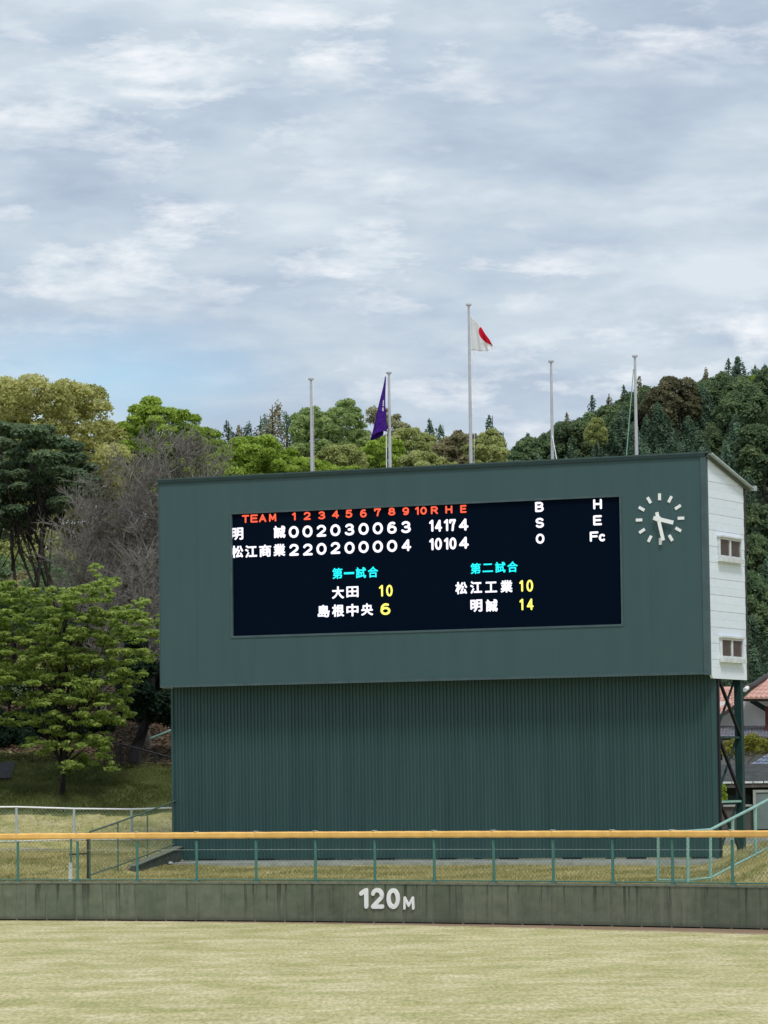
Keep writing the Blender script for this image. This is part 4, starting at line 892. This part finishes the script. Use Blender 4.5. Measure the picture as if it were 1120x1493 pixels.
def leaves(lobes, n, size, seed, upb=.35, rnd=.75, shell=.35, hemi=.35, aspect=.55):
    r = np.random.default_rng(seed); lb = np.array(lobes, float); wts = (lb[:, 3] * lb[:, 4] + lb[:, 4] * lb[:, 5] + lb[:, 3] * lb[:, 5]); wts /= wts.sum()
    idx = r.choice(len(lb), n, p=wts); d = r.normal(size=(n, 3)); d /= np.linalg.norm(d, axis=1)[:, None]
    flip = (d[:, 2] < 0) & (r.random(n) > hemi); d[flip, 2] *= -1
    rad = 1 - r.random(n) ** 1.6 * shell + r.normal(size=n) * .05
    p = lb[idx, :3] + d * lb[idx, 3:6] * rad[:, None]
    nn = d / lb[idx, 3:6]; nn /= np.linalg.norm(nn, axis=1)[:, None]; nn = nn + np.array([0, 0, upb]) + r.normal(size=(n, 3)) * rnd; nn /= np.linalg.norm(nn, axis=1)[:, None]
    t = np.cross(nn, r.normal(size=(n, 3))); t /= np.linalg.norm(t, axis=1)[:, None]; s = np.cross(nn, t)
    a = size * r.uniform(.6, 1.3, n)[:, None]; bb = a * aspect
    V = np.stack([p - t * a, p - s * bb, p + t * a, p + s * bb], 1).reshape(-1, 3)
    lt = r.random(len(lb)); tone = .15 + .4 * lt[idx] + .45 * r.random(n) ** 1.3
    return V, tone
def puffs(c, R, k, sub, seed, zmin=-.3, squash=1.0, jit=.25):
    r = np.random.default_rng(seed); out = []
    for i in range(k):
        z = 1 - (i + .5) / k * (1 - zmin); ph = i * 2.399963 + r.random() * .5; rr = math.sqrt(max(0, 1 - z * z)); q = 1 + r.uniform(-jit, jit * .4)
        s = sub * r.uniform(.7, 1.35); out.append((c[0] + R[0] * rr * math.cos(ph) * q * .85, c[1] + R[1] * rr * math.sin(ph) * q * .85, c[2] + R[2] * z * q * .85, s, s, s * squash))
    return out
def branch_mb(b, p0, p1, r0, r1, seg=4, jit=.06, n=5, rr=random):
    p0 = np.array(p0, float); p1 = np.array(p1, float); Ld = np.linalg.norm(p1 - p0); pts = []; rad = []
    for i in range(seg + 1):
        f = i / seg; p = p0 * (1 - f) + p1 * f; p = p + np.array([rr.uniform(-1, 1), rr.uniform(-1, 1), rr.uniform(-.4, .6)]) * Ld * jit * (0 if i in (0, seg) else 1); p[2] += Ld * .08 * math.sin(f * math.pi); pts.append(tuple(p)); rad.append(r0 * (1 - f) + r1 * f)
    b.tube(pts, rad, n, cap=False)
def make_tree(name, label, base, lobes, n, size, mat, seed, trunk_r=.2, bark='bark', group=None, cat='tree', ntr=1, fork=.35, limbs=10, spread=.6, **lk):
    """base: world point of the foot; lobes are world coordinates"""
    base = np.array(base, float); root = empty(name, tuple(base), label=label, cat=cat, group=group)
    lb = [(x - base[0], y - base[1], z - base[2], a, c, d) for x, y, z, a, c, d in lobes]
    V, tone = leaves(lb, n, size, seed, **lk); rr = random.Random(seed)
    b = MB(); A = np.array(lb); cen = A[:, :3].mean(0); top = cen.copy(); top[2] = cen[2] + (A[:, 2].max() - cen[2]) * .5
    for k in range(ntr):
        foot = np.array([rr.uniform(-.5, .5) * spread * (ntr > 1), rr.uniform(-.5, .5) * spread * (ntr > 1), -.3])
        tgt = top + np.array([rr.uniform(-1, 1), rr.uniform(-1, 1), 0]) * (A[:, 3].mean() * (1.5 if ntr > 1 else .4)); tr = trunk_r * (1 if ntr == 1 else .75)
        branch_mb(b, foot, tgt, tr, tr * .25, 6, .035, 7, rr)
        for j in range(limbs // ntr):
            li = A[rr.randrange(len(A))]; f = rr.uniform(fork, .85); s_ = foot * (1 - f) + tgt * f
            branch_mb(b, s_, li[:3], tr * .45 * (1.2 - f), tr * .08, 4, .07, 4, rr)
    b.build('trunk', MT[bark], root, smooth=True)
    quadmesh('crown', V, tone, L[mat], root)
    return root

# -- golden olive tree, far left skyline
def crown_px(spots, Y, depth_jit=1.5, squash=1.0, seed=0):   # crown clumps given where they stand at distance Y
    r = random.Random(seed); out = []
    for u, v, rp in spots:
        y = Y + r.uniform(-1, 1) * depth_jit; p = at(u, v, y); R = rp * y / F; out.append((p[0], p[1], p[2], R, R, R * squash))
    return out
def spots_in(poly_fn, n, rp, seed, tries=6000):
    r = random.Random(seed); out = []
    for _ in range(tries):
        u, v = poly_fn(r)
        if u is None: continue
        q = r.uniform(.75, 1.3) * rp
        if all((u - a) ** 2 + (v - c) ** 2 > (.40 * (q + e)) ** 2 for a, c, e in out): out.append((u, v, q))
        if len(out) >= n: break
    return out
def under(outline, vmax):           # outline: list of (u, v) skyline points; returns sampler between skyline and vmax
    us = [p[0] for p in outline]; vs = [p[1] for p in outline]
    def f(r):
        u = r.uniform(us[0], us[-1]); t = float(np.interp(u, us, vs)); return u, r.uniform(t, vmax if not callable(vmax) else vmax(u))
    return f
def big_tree(name, label, outline, vmax, Y, rp, nsp, n, size, mat, seed, foot_u, edge=12, squash=.8, depth=2.5, **kw):
    fn = under([(u, v + edge) for u, v in outline], vmax); sp_ = spots_in(fn, nsp, rp, seed)
    lobes = crown_px(sp_, Y, depth, squash, seed)
    p = at(foot_u, 900, Y); return make_tree(name, label, (p[0], Y, Tz(p[0], Y)), lobes, n, size, mat, seed, **kw)
big_tree('broadleaf_tree', 'large golden olive tree topping the skyline at far left', [(-70, 600), (-35, 556), (0, 541), (45, 541), (66, 556), (100, 549), (130, 553), (152, 583), (172, 625), (184, 668)], 735, 186, 25, 95, 60000, .10, 'gold', 21, 60, edge=20, trunk_r=.3, depth=3, shell=.5, limbs=14)
big_tree('layered_tree', 'dark green layered tree with several black trunks at far left', [(-60, 640), (-20, 612), (20, 600), (70, 612), (110, 640), (136, 672)], lambda u: 770 - abs(u - 20) * .45, 166, 21, 120, 62000, .10, 'dark', 22, 45, edge=13, squash=.42, ntr=8, limbs=60, trunk_r=.15, spread=3.2, upb=.9, fork=.45, depth=2.4, shell=.6)
big_tree('layered_tree', 'lower dark green boughs hanging between the black trunks at the left edge', [(-60, 800), (-20, 815), (20, 840), (62, 880)], 930, 163, 17, 34, 16000, .095, 'dark', 29, -10, edge=6, squash=.4, ntr=2, limbs=10, trunk_r=.10, spread=1.5, upb=.9)
big_tree('broadleaf_tree', 'fresh green tree on the skyline left of the scoreboard corner', [(178, 612), (196, 590), (218, 578), (240, 594), (262, 588), (285, 606), (305, 618), (322, 640)], 720, 188, 14, 110, 46000, .095, 'bright', 23, 250, edge=9, trunk_r=.2, shell=.9, squash=.7, limbs=24)
big_tree('shrub_tree', 'low fresh green tree showing just above the left end of the scoreboard top', [(318, 660), (345, 640), (380, 628), (415, 648), (450, 668), (500, 672), (535, 680)], 730, 172, 13, 100, 42000, .085, 'bright', 24, 400, edge=9, trunk_r=.15, shell=.9, squash=.7)
big_tree('broadleaf_tree', 'lower golden olive tree glimpsed between the black trunks and grey twigs', [(-70, 690), (0, 690), (120, 690), (190, 680), (250, 700)], 900, 193, 26, 90, 36000, .12, 'gold', 26, 120, edge=8, trunk_r=.2, depth=3, shell=.5)
for k, (u, v, Y, mt_) in enumerate(((-120, 590, 182, 'olive'), (-215, 620, 176, 'dark'), (-300, 600, 186, 'bright'), (-160, 850, 168, 'olive'))):
    big_tree('broadleaf_tree', ('olive', 'dark green', 'fresh green', 'lower olive')[k] + ' tree on the wooded slope beyond the left edge of the picture', [(u - 75, v + 50), (u - 30, v + 5), (u + 20, v), (u + 75, v + 60)], v + 260, Y, 26, 50, 16000, .14, mt_, 500 + k, u, edge=18, trunk_r=.3, depth=3, shell=.5)
# -- bare tree(s): dense grey twigs
def bare_tree(label, foot, tips, seed, levels=3, kids=6, r0=.16, tw=.55):
    base = np.array(foot, float); root = empty('bare_tree', tuple(base), label=label, cat='tree', group='bare grey trees left of the scoreboard'); rr = random.Random(seed); b = MB(); tb = MB()
    fork = base + np.array([0, 0, 1.2]); branch_mb(b, base - np.array([0, 0, .3]), fork, r0, r0 * .8, 3, .03, 7, rr)
    for tip in tips:
        tip = np.array(tip); Ld = np.linalg.norm(tip - fork); mid = fork + (tip - fork) * .55 + np.array([rr.uniform(-1, 1), rr.uniform(-1, 1), rr.uniform(0, 1)]) * Ld * .07
        b.tube([tuple(fork), tuple(mid), tuple(tip)], [r0 * .45, r0 * .25, r0 * .07], 5, False)
        for i in range(kids * 5):
            f = rr.uniform(.3, 1); s_ = fork + (mid - fork) * f / .55 if f < .55 else mid + (tip - mid) * (f - .55) / .45
            d = (tip - fork) / Ld * .6 + np.array([rr.uniform(-1, 1), rr.uniform(-1, 1), rr.uniform(-.5, .8)]) * 1.1; d /= np.linalg.norm(d); l1 = rr.uniform(.7, 1.6)
            e = s_ + d * l1; tb.tube([tuple(s_), tuple((s_ + e) / 2 + np.array([0, 0, .06])), tuple(e)], [r0 * .13, r0 * .10, r0 * .05], 3, False)
            for j in range(8):
                g = rr.uniform(.25, 1); s2 = s_ + (e - s_) * g; d2 = d + np.array([rr.uniform(-1, 1), rr.uniform(-1, 1), rr.uniform(-.7, .9)]) * 1.3; d2 /= np.linalg.norm(d2); e2 = s2 + d2 * rr.uniform(.3, .8) * tw * 1.5
                tb.tube([tuple(s2), tuple(e2)], [.011, .006], 3, False)
                for m in range(3):
                    s3 = s2 + (e2 - s2) * rr.uniform(.3, 1); d3 = d2 + np.array([rr.uniform(-1, 1), rr.uniform(-1, 1), rr.uniform(-.2, 1)]); d3 /= np.linalg.norm(d3)
                    tb.tube([tuple(s3), tuple(s3 + d3 * rr.uniform(.15, .4))], [.007, .005], 3, False)
    b.build('trunk', MT['greybark'], root, off=tuple(base), smooth=True); tb.build('twigs', MT['greybark'], root, off=tuple(base), kind='stuff')
def tips_px(pts, Y, jit=1.8, seed=1):
    r = random.Random(seed); return [at(u, v, Y + r.uniform(-jit, jit)) for u, v in pts]
def ground_at(u, Y): p = at(u, 1000, Y); return (p[0], Y, Tz(p[0], Y))
rr_ = random.Random(5)
bare_tree('wide bare grey tree with dense twigs behind the layered green tree', ground_at(150, 161), tips_px([(110 + 14 * i + rr_.uniform(-6, 6), 700 + 22 * abs(((i * 37) % 5) - 1) + rr_.uniform(-10, 20)) for i in range(12)] + [(100, 760), (125, 800), (180, 840), (225, 800), (95, 820), (230, 760), (210, 870), (140, 860)], 161), 3, kids=7)
bare_tree('bare grey tree whose round top shows over the left corner of the scoreboard', ground_at(262, 160), tips_px([(188, 680), (205, 668), (222, 658), (240, 654), (258, 650), (276, 653), (292, 662), (308, 674), (322, 690), (210, 700), (235, 685), (262, 676), (290, 688), (180, 720), (215, 740), (300, 700)], 160), 4, kids=6)
bare_tree('bare brown grey tree standing lower, close to the left side of the scoreboard', ground_at(215, 156), tips_px([(150, 880), (170, 850), (190, 830), (210, 820), (228, 840), (235, 880), (215, 900), (190, 910), (160, 930), (225, 930), (205, 960)], 156), 5, kids=6, r0=.13)
# -- maple in front
msp = [(0, 862, 17), (30, 872, 18), (62, 880, 16), (14, 905, 18), (48, 915, 18), (85, 905, 16), (105, 880, 14), (130, 858, 11), (148, 845, 9), (140, 828, 7), (165, 850, 9), (120, 915, 17), (152, 905, 15), (178, 892, 13), (205, 900, 13), (222, 918, 12), (190, 925, 16), (160, 935, 16), (95, 945, 18), (60, 950, 16), (20, 945, 18), (-15, 930, 20), (0, 985, 20), (40, 985, 18), (80, 975, 17), (118, 968, 17), (150, 962, 14), (95, 1010, 17), (130, 1005, 16), (160, 1015, 14), (178, 1030, 10), (60, 1020, 15), (110, 1045, 14), (140, 1050, 13), (75, 1060, 12), (45, 1082, 10), (70, 1090, 12), (100, 1085, 14), (130, 1078, 13), (150, 1098, 10), (165, 1118, 8), (110, 1110, 13), (95, 1122, 10), (130, 1112, 11), (206, 880, 9), (210, 955, 10), (235, 905, 9), (-20, 970, 18), (-30, 890, 20), (180, 1000, 10), (170, 975, 12)]
for gu in range(-30, 236, 22):
    for gv in range(868, 1100, 30):
        tp_ = 858 + abs(gu - 110) * .12 if gu < 150 else 880 + (gu - 150) * .3
        bt_ = 1075 if gu < 60 else (1105 if gu < 150 else 1100 - (gu - 150) * 2.2)
        if tp_ < gv < bt_: msp.append((gu + (gv * 7) % 11, gv, 12))
r_m = random.Random(9)
ml = []
for u, v, q in msp:
    for j in range(9):
        y = 147 + r_m.uniform(-2, 2); p = at(u + r_m.uniform(-1.1, 1.1) * q, v + r_m.uniform(-.8, .8) * q, y); R = q * y / F * r_m.uniform(.3, .8); ml.append((p[0], p[1], p[2], R * 1.15, R, R * r_m.uniform(.3, .6)))
mf = ground_at(95, 147)
make_tree('maple_tree', 'spreading fresh green maple in front of the bare trees on the left', mf, ml, 130000, .068, 'maple', 31, trunk_r=.13, limbs=70, fork=.12, upb=.8, shell=1.0, ntr=2, spread=.4, rnd=.6, bark='blackbark')
# -- black evergreen beside the board
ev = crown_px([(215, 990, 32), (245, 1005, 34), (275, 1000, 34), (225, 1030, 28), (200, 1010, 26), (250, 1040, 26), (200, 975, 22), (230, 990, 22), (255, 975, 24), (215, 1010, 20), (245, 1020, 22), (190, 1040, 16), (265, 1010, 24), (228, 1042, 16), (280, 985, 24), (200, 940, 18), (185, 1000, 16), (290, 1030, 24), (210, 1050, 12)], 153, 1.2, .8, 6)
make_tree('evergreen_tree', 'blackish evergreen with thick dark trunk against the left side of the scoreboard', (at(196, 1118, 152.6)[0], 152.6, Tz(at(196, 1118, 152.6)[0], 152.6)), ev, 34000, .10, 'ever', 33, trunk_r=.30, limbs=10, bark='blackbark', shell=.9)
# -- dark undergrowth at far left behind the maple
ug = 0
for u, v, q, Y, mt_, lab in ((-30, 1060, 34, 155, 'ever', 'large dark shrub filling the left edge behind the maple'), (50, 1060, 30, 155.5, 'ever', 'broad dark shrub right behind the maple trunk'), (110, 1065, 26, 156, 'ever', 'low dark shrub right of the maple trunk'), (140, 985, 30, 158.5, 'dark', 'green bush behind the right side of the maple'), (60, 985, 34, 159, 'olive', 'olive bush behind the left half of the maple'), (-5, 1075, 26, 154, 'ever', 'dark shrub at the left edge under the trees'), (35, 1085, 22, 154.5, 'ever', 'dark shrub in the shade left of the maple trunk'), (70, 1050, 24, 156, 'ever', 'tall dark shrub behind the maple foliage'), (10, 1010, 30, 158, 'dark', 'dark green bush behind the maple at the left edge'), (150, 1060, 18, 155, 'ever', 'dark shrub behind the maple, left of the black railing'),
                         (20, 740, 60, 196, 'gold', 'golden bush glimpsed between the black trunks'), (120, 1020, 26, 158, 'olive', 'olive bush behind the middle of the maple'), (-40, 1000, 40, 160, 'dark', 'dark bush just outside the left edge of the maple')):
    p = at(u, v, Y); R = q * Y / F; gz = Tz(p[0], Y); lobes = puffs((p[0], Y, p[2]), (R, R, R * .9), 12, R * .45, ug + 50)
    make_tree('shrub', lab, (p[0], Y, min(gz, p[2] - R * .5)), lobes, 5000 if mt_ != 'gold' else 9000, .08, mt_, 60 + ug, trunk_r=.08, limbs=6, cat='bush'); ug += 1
for k in range(16):
    u = -60 + k * 27; Y = 172 + (k * 7) % 17; p = at(u, 900, Y); gz = Tz(p[0], Y); R = 1.7 + .5 * ((k * 5) % 3) / 2
    make_tree('shrub', 'dull bush half hidden behind the trunks and twigs on the wooded slope', (p[0], Y, gz), puffs((p[0], Y, gz + R * 1.1), (R * 1.2, R, R * 1.1), 14, R * .42, 300 + k), 5000, .12, ('olive', 'hillb', 'dark', 'tan')[k % 4], 300 + k, trunk_r=.08, limbs=6, cat='bush', group='bushes half hidden on the wooded slope')
# -- trees on the slope behind the board
def conifer(name, label, base, H, R, n, size, mat, seed, group=None):
    r = np.random.default_rng(seed); t = r.random(n) ** .75; z = H * (.12 + .88 * (1 - t)) ; rad = R * (t ** (.5 if seed >= 200 and seed < 300 else .62)) * (.45 + .55 * r.random(n) ** .5)
    lay = np.floor(z / (H * .06)); ph = r.random(n) * 6.283; arms = 5 + (lay % 3); rad = rad * (.7 + .3 * np.cos(ph * arms + lay * 1.7)); z = z - rad * .25 + r.normal(size=n) * .04 * R
    k1 = 1 + .28 * np.sin(ph * 2 + seed) * np.sin(z * 1.7 + seed) + .18 * np.sin(ph * 3 + z * 2.9); p = np.stack([np.cos(ph) * rad * k1 + .10 * R * np.sin(z * .9 + seed), np.sin(ph) * rad * k1, z], -1); d = np.stack([np.cos(ph), np.sin(ph), np.full(n, .4)], -1)
    nn = d * .6 + np.array([0, 0, .6]) + r.normal(size=(n, 3)) * .5; nn /= np.linalg.norm(nn, axis=1)[:, None]; tt = np.cross(nn, r.normal(size=(n, 3))); tt /= np.linalg.norm(tt, axis=1)[:, None]; s = np.cross(nn, tt)
    a = size * r.uniform(.6, 1.3, n)[:, None]; V = np.stack([p - tt * a, p - s * a * .4, p + tt * a, p + s * a * .4], 1).reshape(-1, 3)
    root = empty(name, tuple(base), label=label, cat='tree', group=group); MB().tube([(0, 0, -.5), (0, 0, H * .6), (0, 0, H)], [R * .07, R * .045, .015], 6).build('trunk', MT['bark'], root)
    quadmesh('crown', V, .2 + .6 * r.random(n) + .15 * np.sin(lay * 2.1), L[mat], root); return root
def con_px(u, v_top, Y, Hm, Rm, mat, seed, label, n=6000, size=.11):
    p = at(u, v_top, Y); conifer('conifer_tree', label, (p[0], Y, p[2] - Hm), Hm, Rm, n, size, mat, seed)
con_px(333, 614, 206, 9, 2.2, 'conif', 71, 'narrow dark conifer just right of the fresh green skyline tree', 3500)
con_px(352, 622, 206, 9, 1.6, 'tan', 72, 'thin brownish conifer between two dark ones left of the skyline dip', 2500)
con_px(366, 618, 207, 9, 2.4, 'conif', 73, 'small dark conifer left of the pointed brown tipped conifer', 3500)
con_px(397, 590, 203, 10, 3.0, 'tan', 74, 'pointed brown tipped conifer rising above the low green tree', 6000)
con_px(380, 606, 207, 9, 2.6, 'conif', 75, 'dark conifer tucked behind the pointed brown tipped one', 4000)
con_px(418, 602, 206, 10, 2.9, 'conif', 76, 'dark conifer between the brown tipped one and the first flagpole', 5000)
con_px(440, 622, 208, 10, 3.0, 'conif', 77, 'dark conifer directly behind the leftmost flagpole', 5000)
big_tree('broadleaf_tree', 'rounded mid green tree behind the leftmost flagpole', [(432, 606), (446, 588), (462, 585), (478, 604), (490, 582), (508, 583), (526, 602), (532, 625)], 668, 203, 11, 60, 24000, .095, 'fresh', 80, 485, edge=7, trunk_r=.2, shell=1.0)
big_tree('broadleaf_tree', 'pale budding tree behind the purple flag', [(534, 610), (545, 592), (560, 590), (575, 596), (590, 606), (596, 620)], 650, 210, 9, 20, 6000, .085, 'pale', 81, 565, edge=6, trunk_r=.18, shell=.8)
for k, (ol, vm, Y, mt_, lab) in enumerate([
    ([(520, 660), (540, 644), (560, 636), (582, 640)], 700, 185, 'bright', 'fresh green tree low behind the second flagpole'),
    ([(566, 636), (585, 624), (610, 622), (632, 634), (640, 650)], 700, 192, 'olive', 'rounded olive tree between the purple flag and the tallest pole'),
    ([(630, 662), (650, 640), (668, 626), (690, 632)], 700, 190, 'tan', 'brownish rounded tree just left of the tallest flagpole'),
    ([(683, 648), (700, 634), (718, 626), (732, 644), (736, 668)], 700, 188, 'olive', 'rounded olive tree just right of the tallest flagpole'),
    ([(455, 664), (478, 650), (505, 648), (530, 660)], 700, 182, 'olive', 'dull olive tree between the two left flagpoles'),
    ([(590, 668), (612, 656), (640, 662), (660, 676)], 705, 180, 'olive', 'low olive green tree crown touching the scoreboard top in the middle')]):
    big_tree('broadleaf_tree', lab, ol, vm, Y, 9.5, 60, 17000, .085, mt_, 90 + k, (ol[0][0] + ol[-1][0]) / 2, edge=6, trunk_r=.2, shell=.9, depth=1.8)
con_px(626, 612, 204, 10, 1.9, 'conif', 101, 'dark pointed conifer left of the brownish rounded tree', 4500)
con_px(646, 620, 206, 10, 1.7, 'conif', 102, 'thin dark conifer near the tallest flagpole', 4000)
con_px(718, 606, 206, 10, 1.7, 'conif', 103, 'spindly conifer poking above the olive tree right of the tallest pole', 3500)
con_px(734, 630, 208, 9, 1.8, 'conif', 104, 'dark conifer at the dip of the skyline', 4000)

# -- wooded hill on the right: individual trees, a few shared crowns
protos = []
def proto(kind, i):
    r = np.random.default_rng(200 + i)
    if kind == 'c':
        o = conifer('conifer_tree', 'x', (0, 0, 0), 9.5, 1.75 + .2 * (i % 3), 7500, .125, 'conif', 200 + i)
    else:
        lobes = puffs((0, 0, 6.0), (1.7, 1.7, 2.6), 22, .6, 200 + i, zmin=-.6); o = make_tree('broadleaf_tree', 'x', (0, 0, 0), lobes, 8500, .13, 'hillb', 200 + i, trunk_r=.2, limbs=6)
    return o
protos = [(proto('c', i), True) for i in range(4)] + [(proto('b', i), True) for i in range(4, 7)]
used = set(); rr2 = random.Random(77); cnt = 0
def place_tree(pi, loc, sc, rz, label, group, mat=None):
    global cnt
    src = protos[pi][0]
    if pi not in used: root = src; used.add(pi); kids = None
    else:
        root = src.copy(); COL.objects.link(root)
        for ch in src.children:
            c = ch.copy(); COL.objects.link(c); c.parent = root
    root.location = loc; root.rotation_euler = (rr2.uniform(-.04, .04), rr2.uniform(-.04, .04), rz); root.scale = (sc * rr2.uniform(.85, 1.2), sc * rr2.uniform(.85, 1.2), sc); root['label'] = label; root['group'] = group; root['category'] = 'tree'; cnt += 1
    if mat:
        for c in root.children:
            if c.name.startswith('crown'):
                c.data = c.data.copy(); c.data.materials[0] = L[mat]
    return root
y = 204.0; row = 0
lab_c = 'dark green conifer in the dense wood on the right hill'; lab_b = 'rounded dark green tree in the dense wood on the right hill'
while y < 284:
    xmin = 4.5 + (y - 204) * .01; xmax = 33; x = xmin + (row % 2) * 1.7
    if y < 245: x = 14.0 + (row % 2) * 1.7 if y < 235 else 10.0
    while x < xmax:
        px, py = x + rr2.uniform(-.9, .9), y + rr2.uniform(-1, 1); pi = rr2.choice([0, 1, 2, 3, 0, 1, 2, 3, 4, 5, 6]); s = rr2.uniform(.66, .98) * (1.0 if pi < 4 else 1.08)
        if row % 1 == 0: place_tree(pi, (px, py, Tz(px, py) - .3), s, rr2.uniform(0, 6.28), lab_c if pi < 4 else lab_b, 'trees of the dense wood on the right hill')
        x += 2.5
    y += 3.9; row += 1
def special(u, v_top, Y, H, mat, pi, lab):
    p = at(u, v_top, Y); s = H / (9.5 if pi < 4 else 9.2); place_tree(pi, (p[0], Y, p[2] - H), s, rr2.uniform(0, 6), lab, 'single trees picked out on the right hill skyline', mat)
special(868, 602, 262, 4.2, 'olive', 5, 'yellow green tree among the dark ones above the fourth and fifth flagpoles')
for j, (u, v, H) in enumerate(((966, 552, 6), (986, 537, 7), (1004, 556, 5.5), (950, 568, 5))): special(u, v, 268 + j, H, 'crest', 4 + j % 3, ['brown tinged round tree on the hill crest right of the last flagpole', 'tallest brown tinged round tree on the hill crest', 'brown tinged round tree on the right shoulder of the crest clump', 'lowest brown tinged round tree beside the last flagpole'][j])
special(1082, 548, 275, 6, 'hillb', 6, 'lighter green tree on the crest near the right edge'); special(1100, 541, 276, 6, 'bright', 6, 'fresh green tree top on the crest at the right edge')
crest = ((752, 646, 7, 5), (764, 638, 6, 4), (776, 630, 6, 6), (790, 622, 7, 5), (803, 618, 7, 4), (822, 608, 6, 6), (842, 600, 8, 5), (853, 596, 7, 4), (880, 590, 7, 6), (893, 584, 8, 4), (905, 576, 7, 5), (922, 564, 7, 6), (938, 556, 7, 4), (1024, 546, 7, 5), (1036, 540, 8, 6), (1050, 536, 7, 4), (1066, 536, 7, 5), (1112, 534, 7, 4), (1125, 530, 7, 6))
for j, (u, v, H, pi) in enumerate(crest): special(u, v, 272 + j % 3, H, None, pi, 'dark green round tree forming the crest line of the right hill')
for j, (u, v) in enumerate(((862, 576), (888, 574), (911, 562), (934, 548), (1062, 523), (1028, 536), (768, 630), (826, 602))):
    p = at(u, v, 274); conifer('conifer_tree', ['thin spindly conifer tip poking out of the crest of the right hill'][0], (p[0], 274, p[2] - 5), 5, 1.0, 900, .13, 'tan' if j % 2 else 'conif', 400 + j, group='spindly tips on the right hill crest')
# -- yellow green bush in the garden and a few details
bu = puffs((x_at(1092, 156), 156.5, z_at(1093, 156)), (.75, .6, .4), 12, .28, 7) + puffs((x_at(1068, 156), 156.5, z_at(1098, 156)), (.3, .3, .5), 8, .2, 8)
L['yel'] = leafmat('yellow_green_leaves', (0.12, 0.14, 0.03), (0.30, 0.31, 0.06), (0.50, 0.46, 0.13)); L['dk'] = L['dark']
make_tree('garden_bush', 'yellow green clipped bush in front of the white house', (x_at(1085, 156), 156.5, Tz(x_at(1085, 156), 156.5)), bu, 5000, .05, 'yel', 44, trunk_r=.08, limbs=6, cat='bush')
bu = crown_px([(1050, 1150, 9), (1054, 1162, 7), (1049, 1168, 7)], 143, .4, 1, 3); make_tree('garden_bush', 'small green shrub by the open steel frame of the scoreboard', (x_at(1050, 143), 143, Tz(x_at(1050, 143), 143)), bu, 900, .05, 'bright', 45, trunk_r=.03, limbs=3, cat='bush')

# ------------------------------------------------------------------ grass and dead leaves (uncountable)
def tufts(name, n, xr, yfn, size, mat, seed, lean=.5, flat=False, label=None):
    r = np.random.default_rng(seed); x = r.uniform(*xr, n); y = yfn(x, r); z = T(x, y); h = size * r.uniform(.4, 1.4, n); a = r.random(n) * 6.283; w = size * (.12 if not flat else .5)
    d = np.stack([np.cos(a), np.sin(a), np.zeros(n)], -1); p = np.stack([x, y, z], -1)
    if flat:
        e = np.stack([-np.sin(a), np.cos(a), r.uniform(-.5, .5, n)], -1); V = np.stack([p - d * w, p + e * w * .8, p + d * w, p - e * w * .8 + [0, 0, .02]], 1) + np.array([0, 0, .04])
        V = V.reshape(-1, 3); o = quadmesh(name, V, r.random(n), L[mat])
    else:
        l = np.stack([r.normal(size=n) * lean, r.normal(size=n) * lean, np.ones(n)], -1); V = np.stack([p - d * w, p + d * w, p + l * h[:, None]], 1).reshape(-1, 3)
        pat = .5 + .25 * np.sin(x * 1.3 + np.sin(y * 1.1) * 2) + r.normal(size=n) * .22; o = quadmesh(name, V, pat, L[mat], n=3)
    return tag(o, kind='stuff', label=label)
def clear(x, y):  return y
tufts('grass', 90000, (-14, 14), lambda x, r: yw(x) + .3 + r.random(len(x)) ** 1.2 * (131.4 - 2 - (x + 7.75) * .457 - yw(x)).clip(4, 14), .085, 'gr', 1, label='dry yellow green grass behind the outfield wall')
tufts('grass', 12000, (-16, -6), lambda x, r: np.where(r.random(len(x)) < .75, 126 + r.random(len(x)) * 8.5, 139.3 + r.random(len(x)) * 5), .10, 'gr', 2, label='dry grass on the ground left of the scoreboard')
tufts('grass', 60000, (-18, -5), lambda x, r: 145 + r.random(len(x)) * 7.5, .11, 'grd', 3, label='dark green grass on the bank under the maple')
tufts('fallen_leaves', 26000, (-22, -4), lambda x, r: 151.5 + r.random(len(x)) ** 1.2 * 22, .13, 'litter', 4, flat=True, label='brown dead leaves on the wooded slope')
S.cycles.max_bounces = 6; S.cycles.diffuse_bounces = 3; S.cycles.transparent_max_bounces = 8
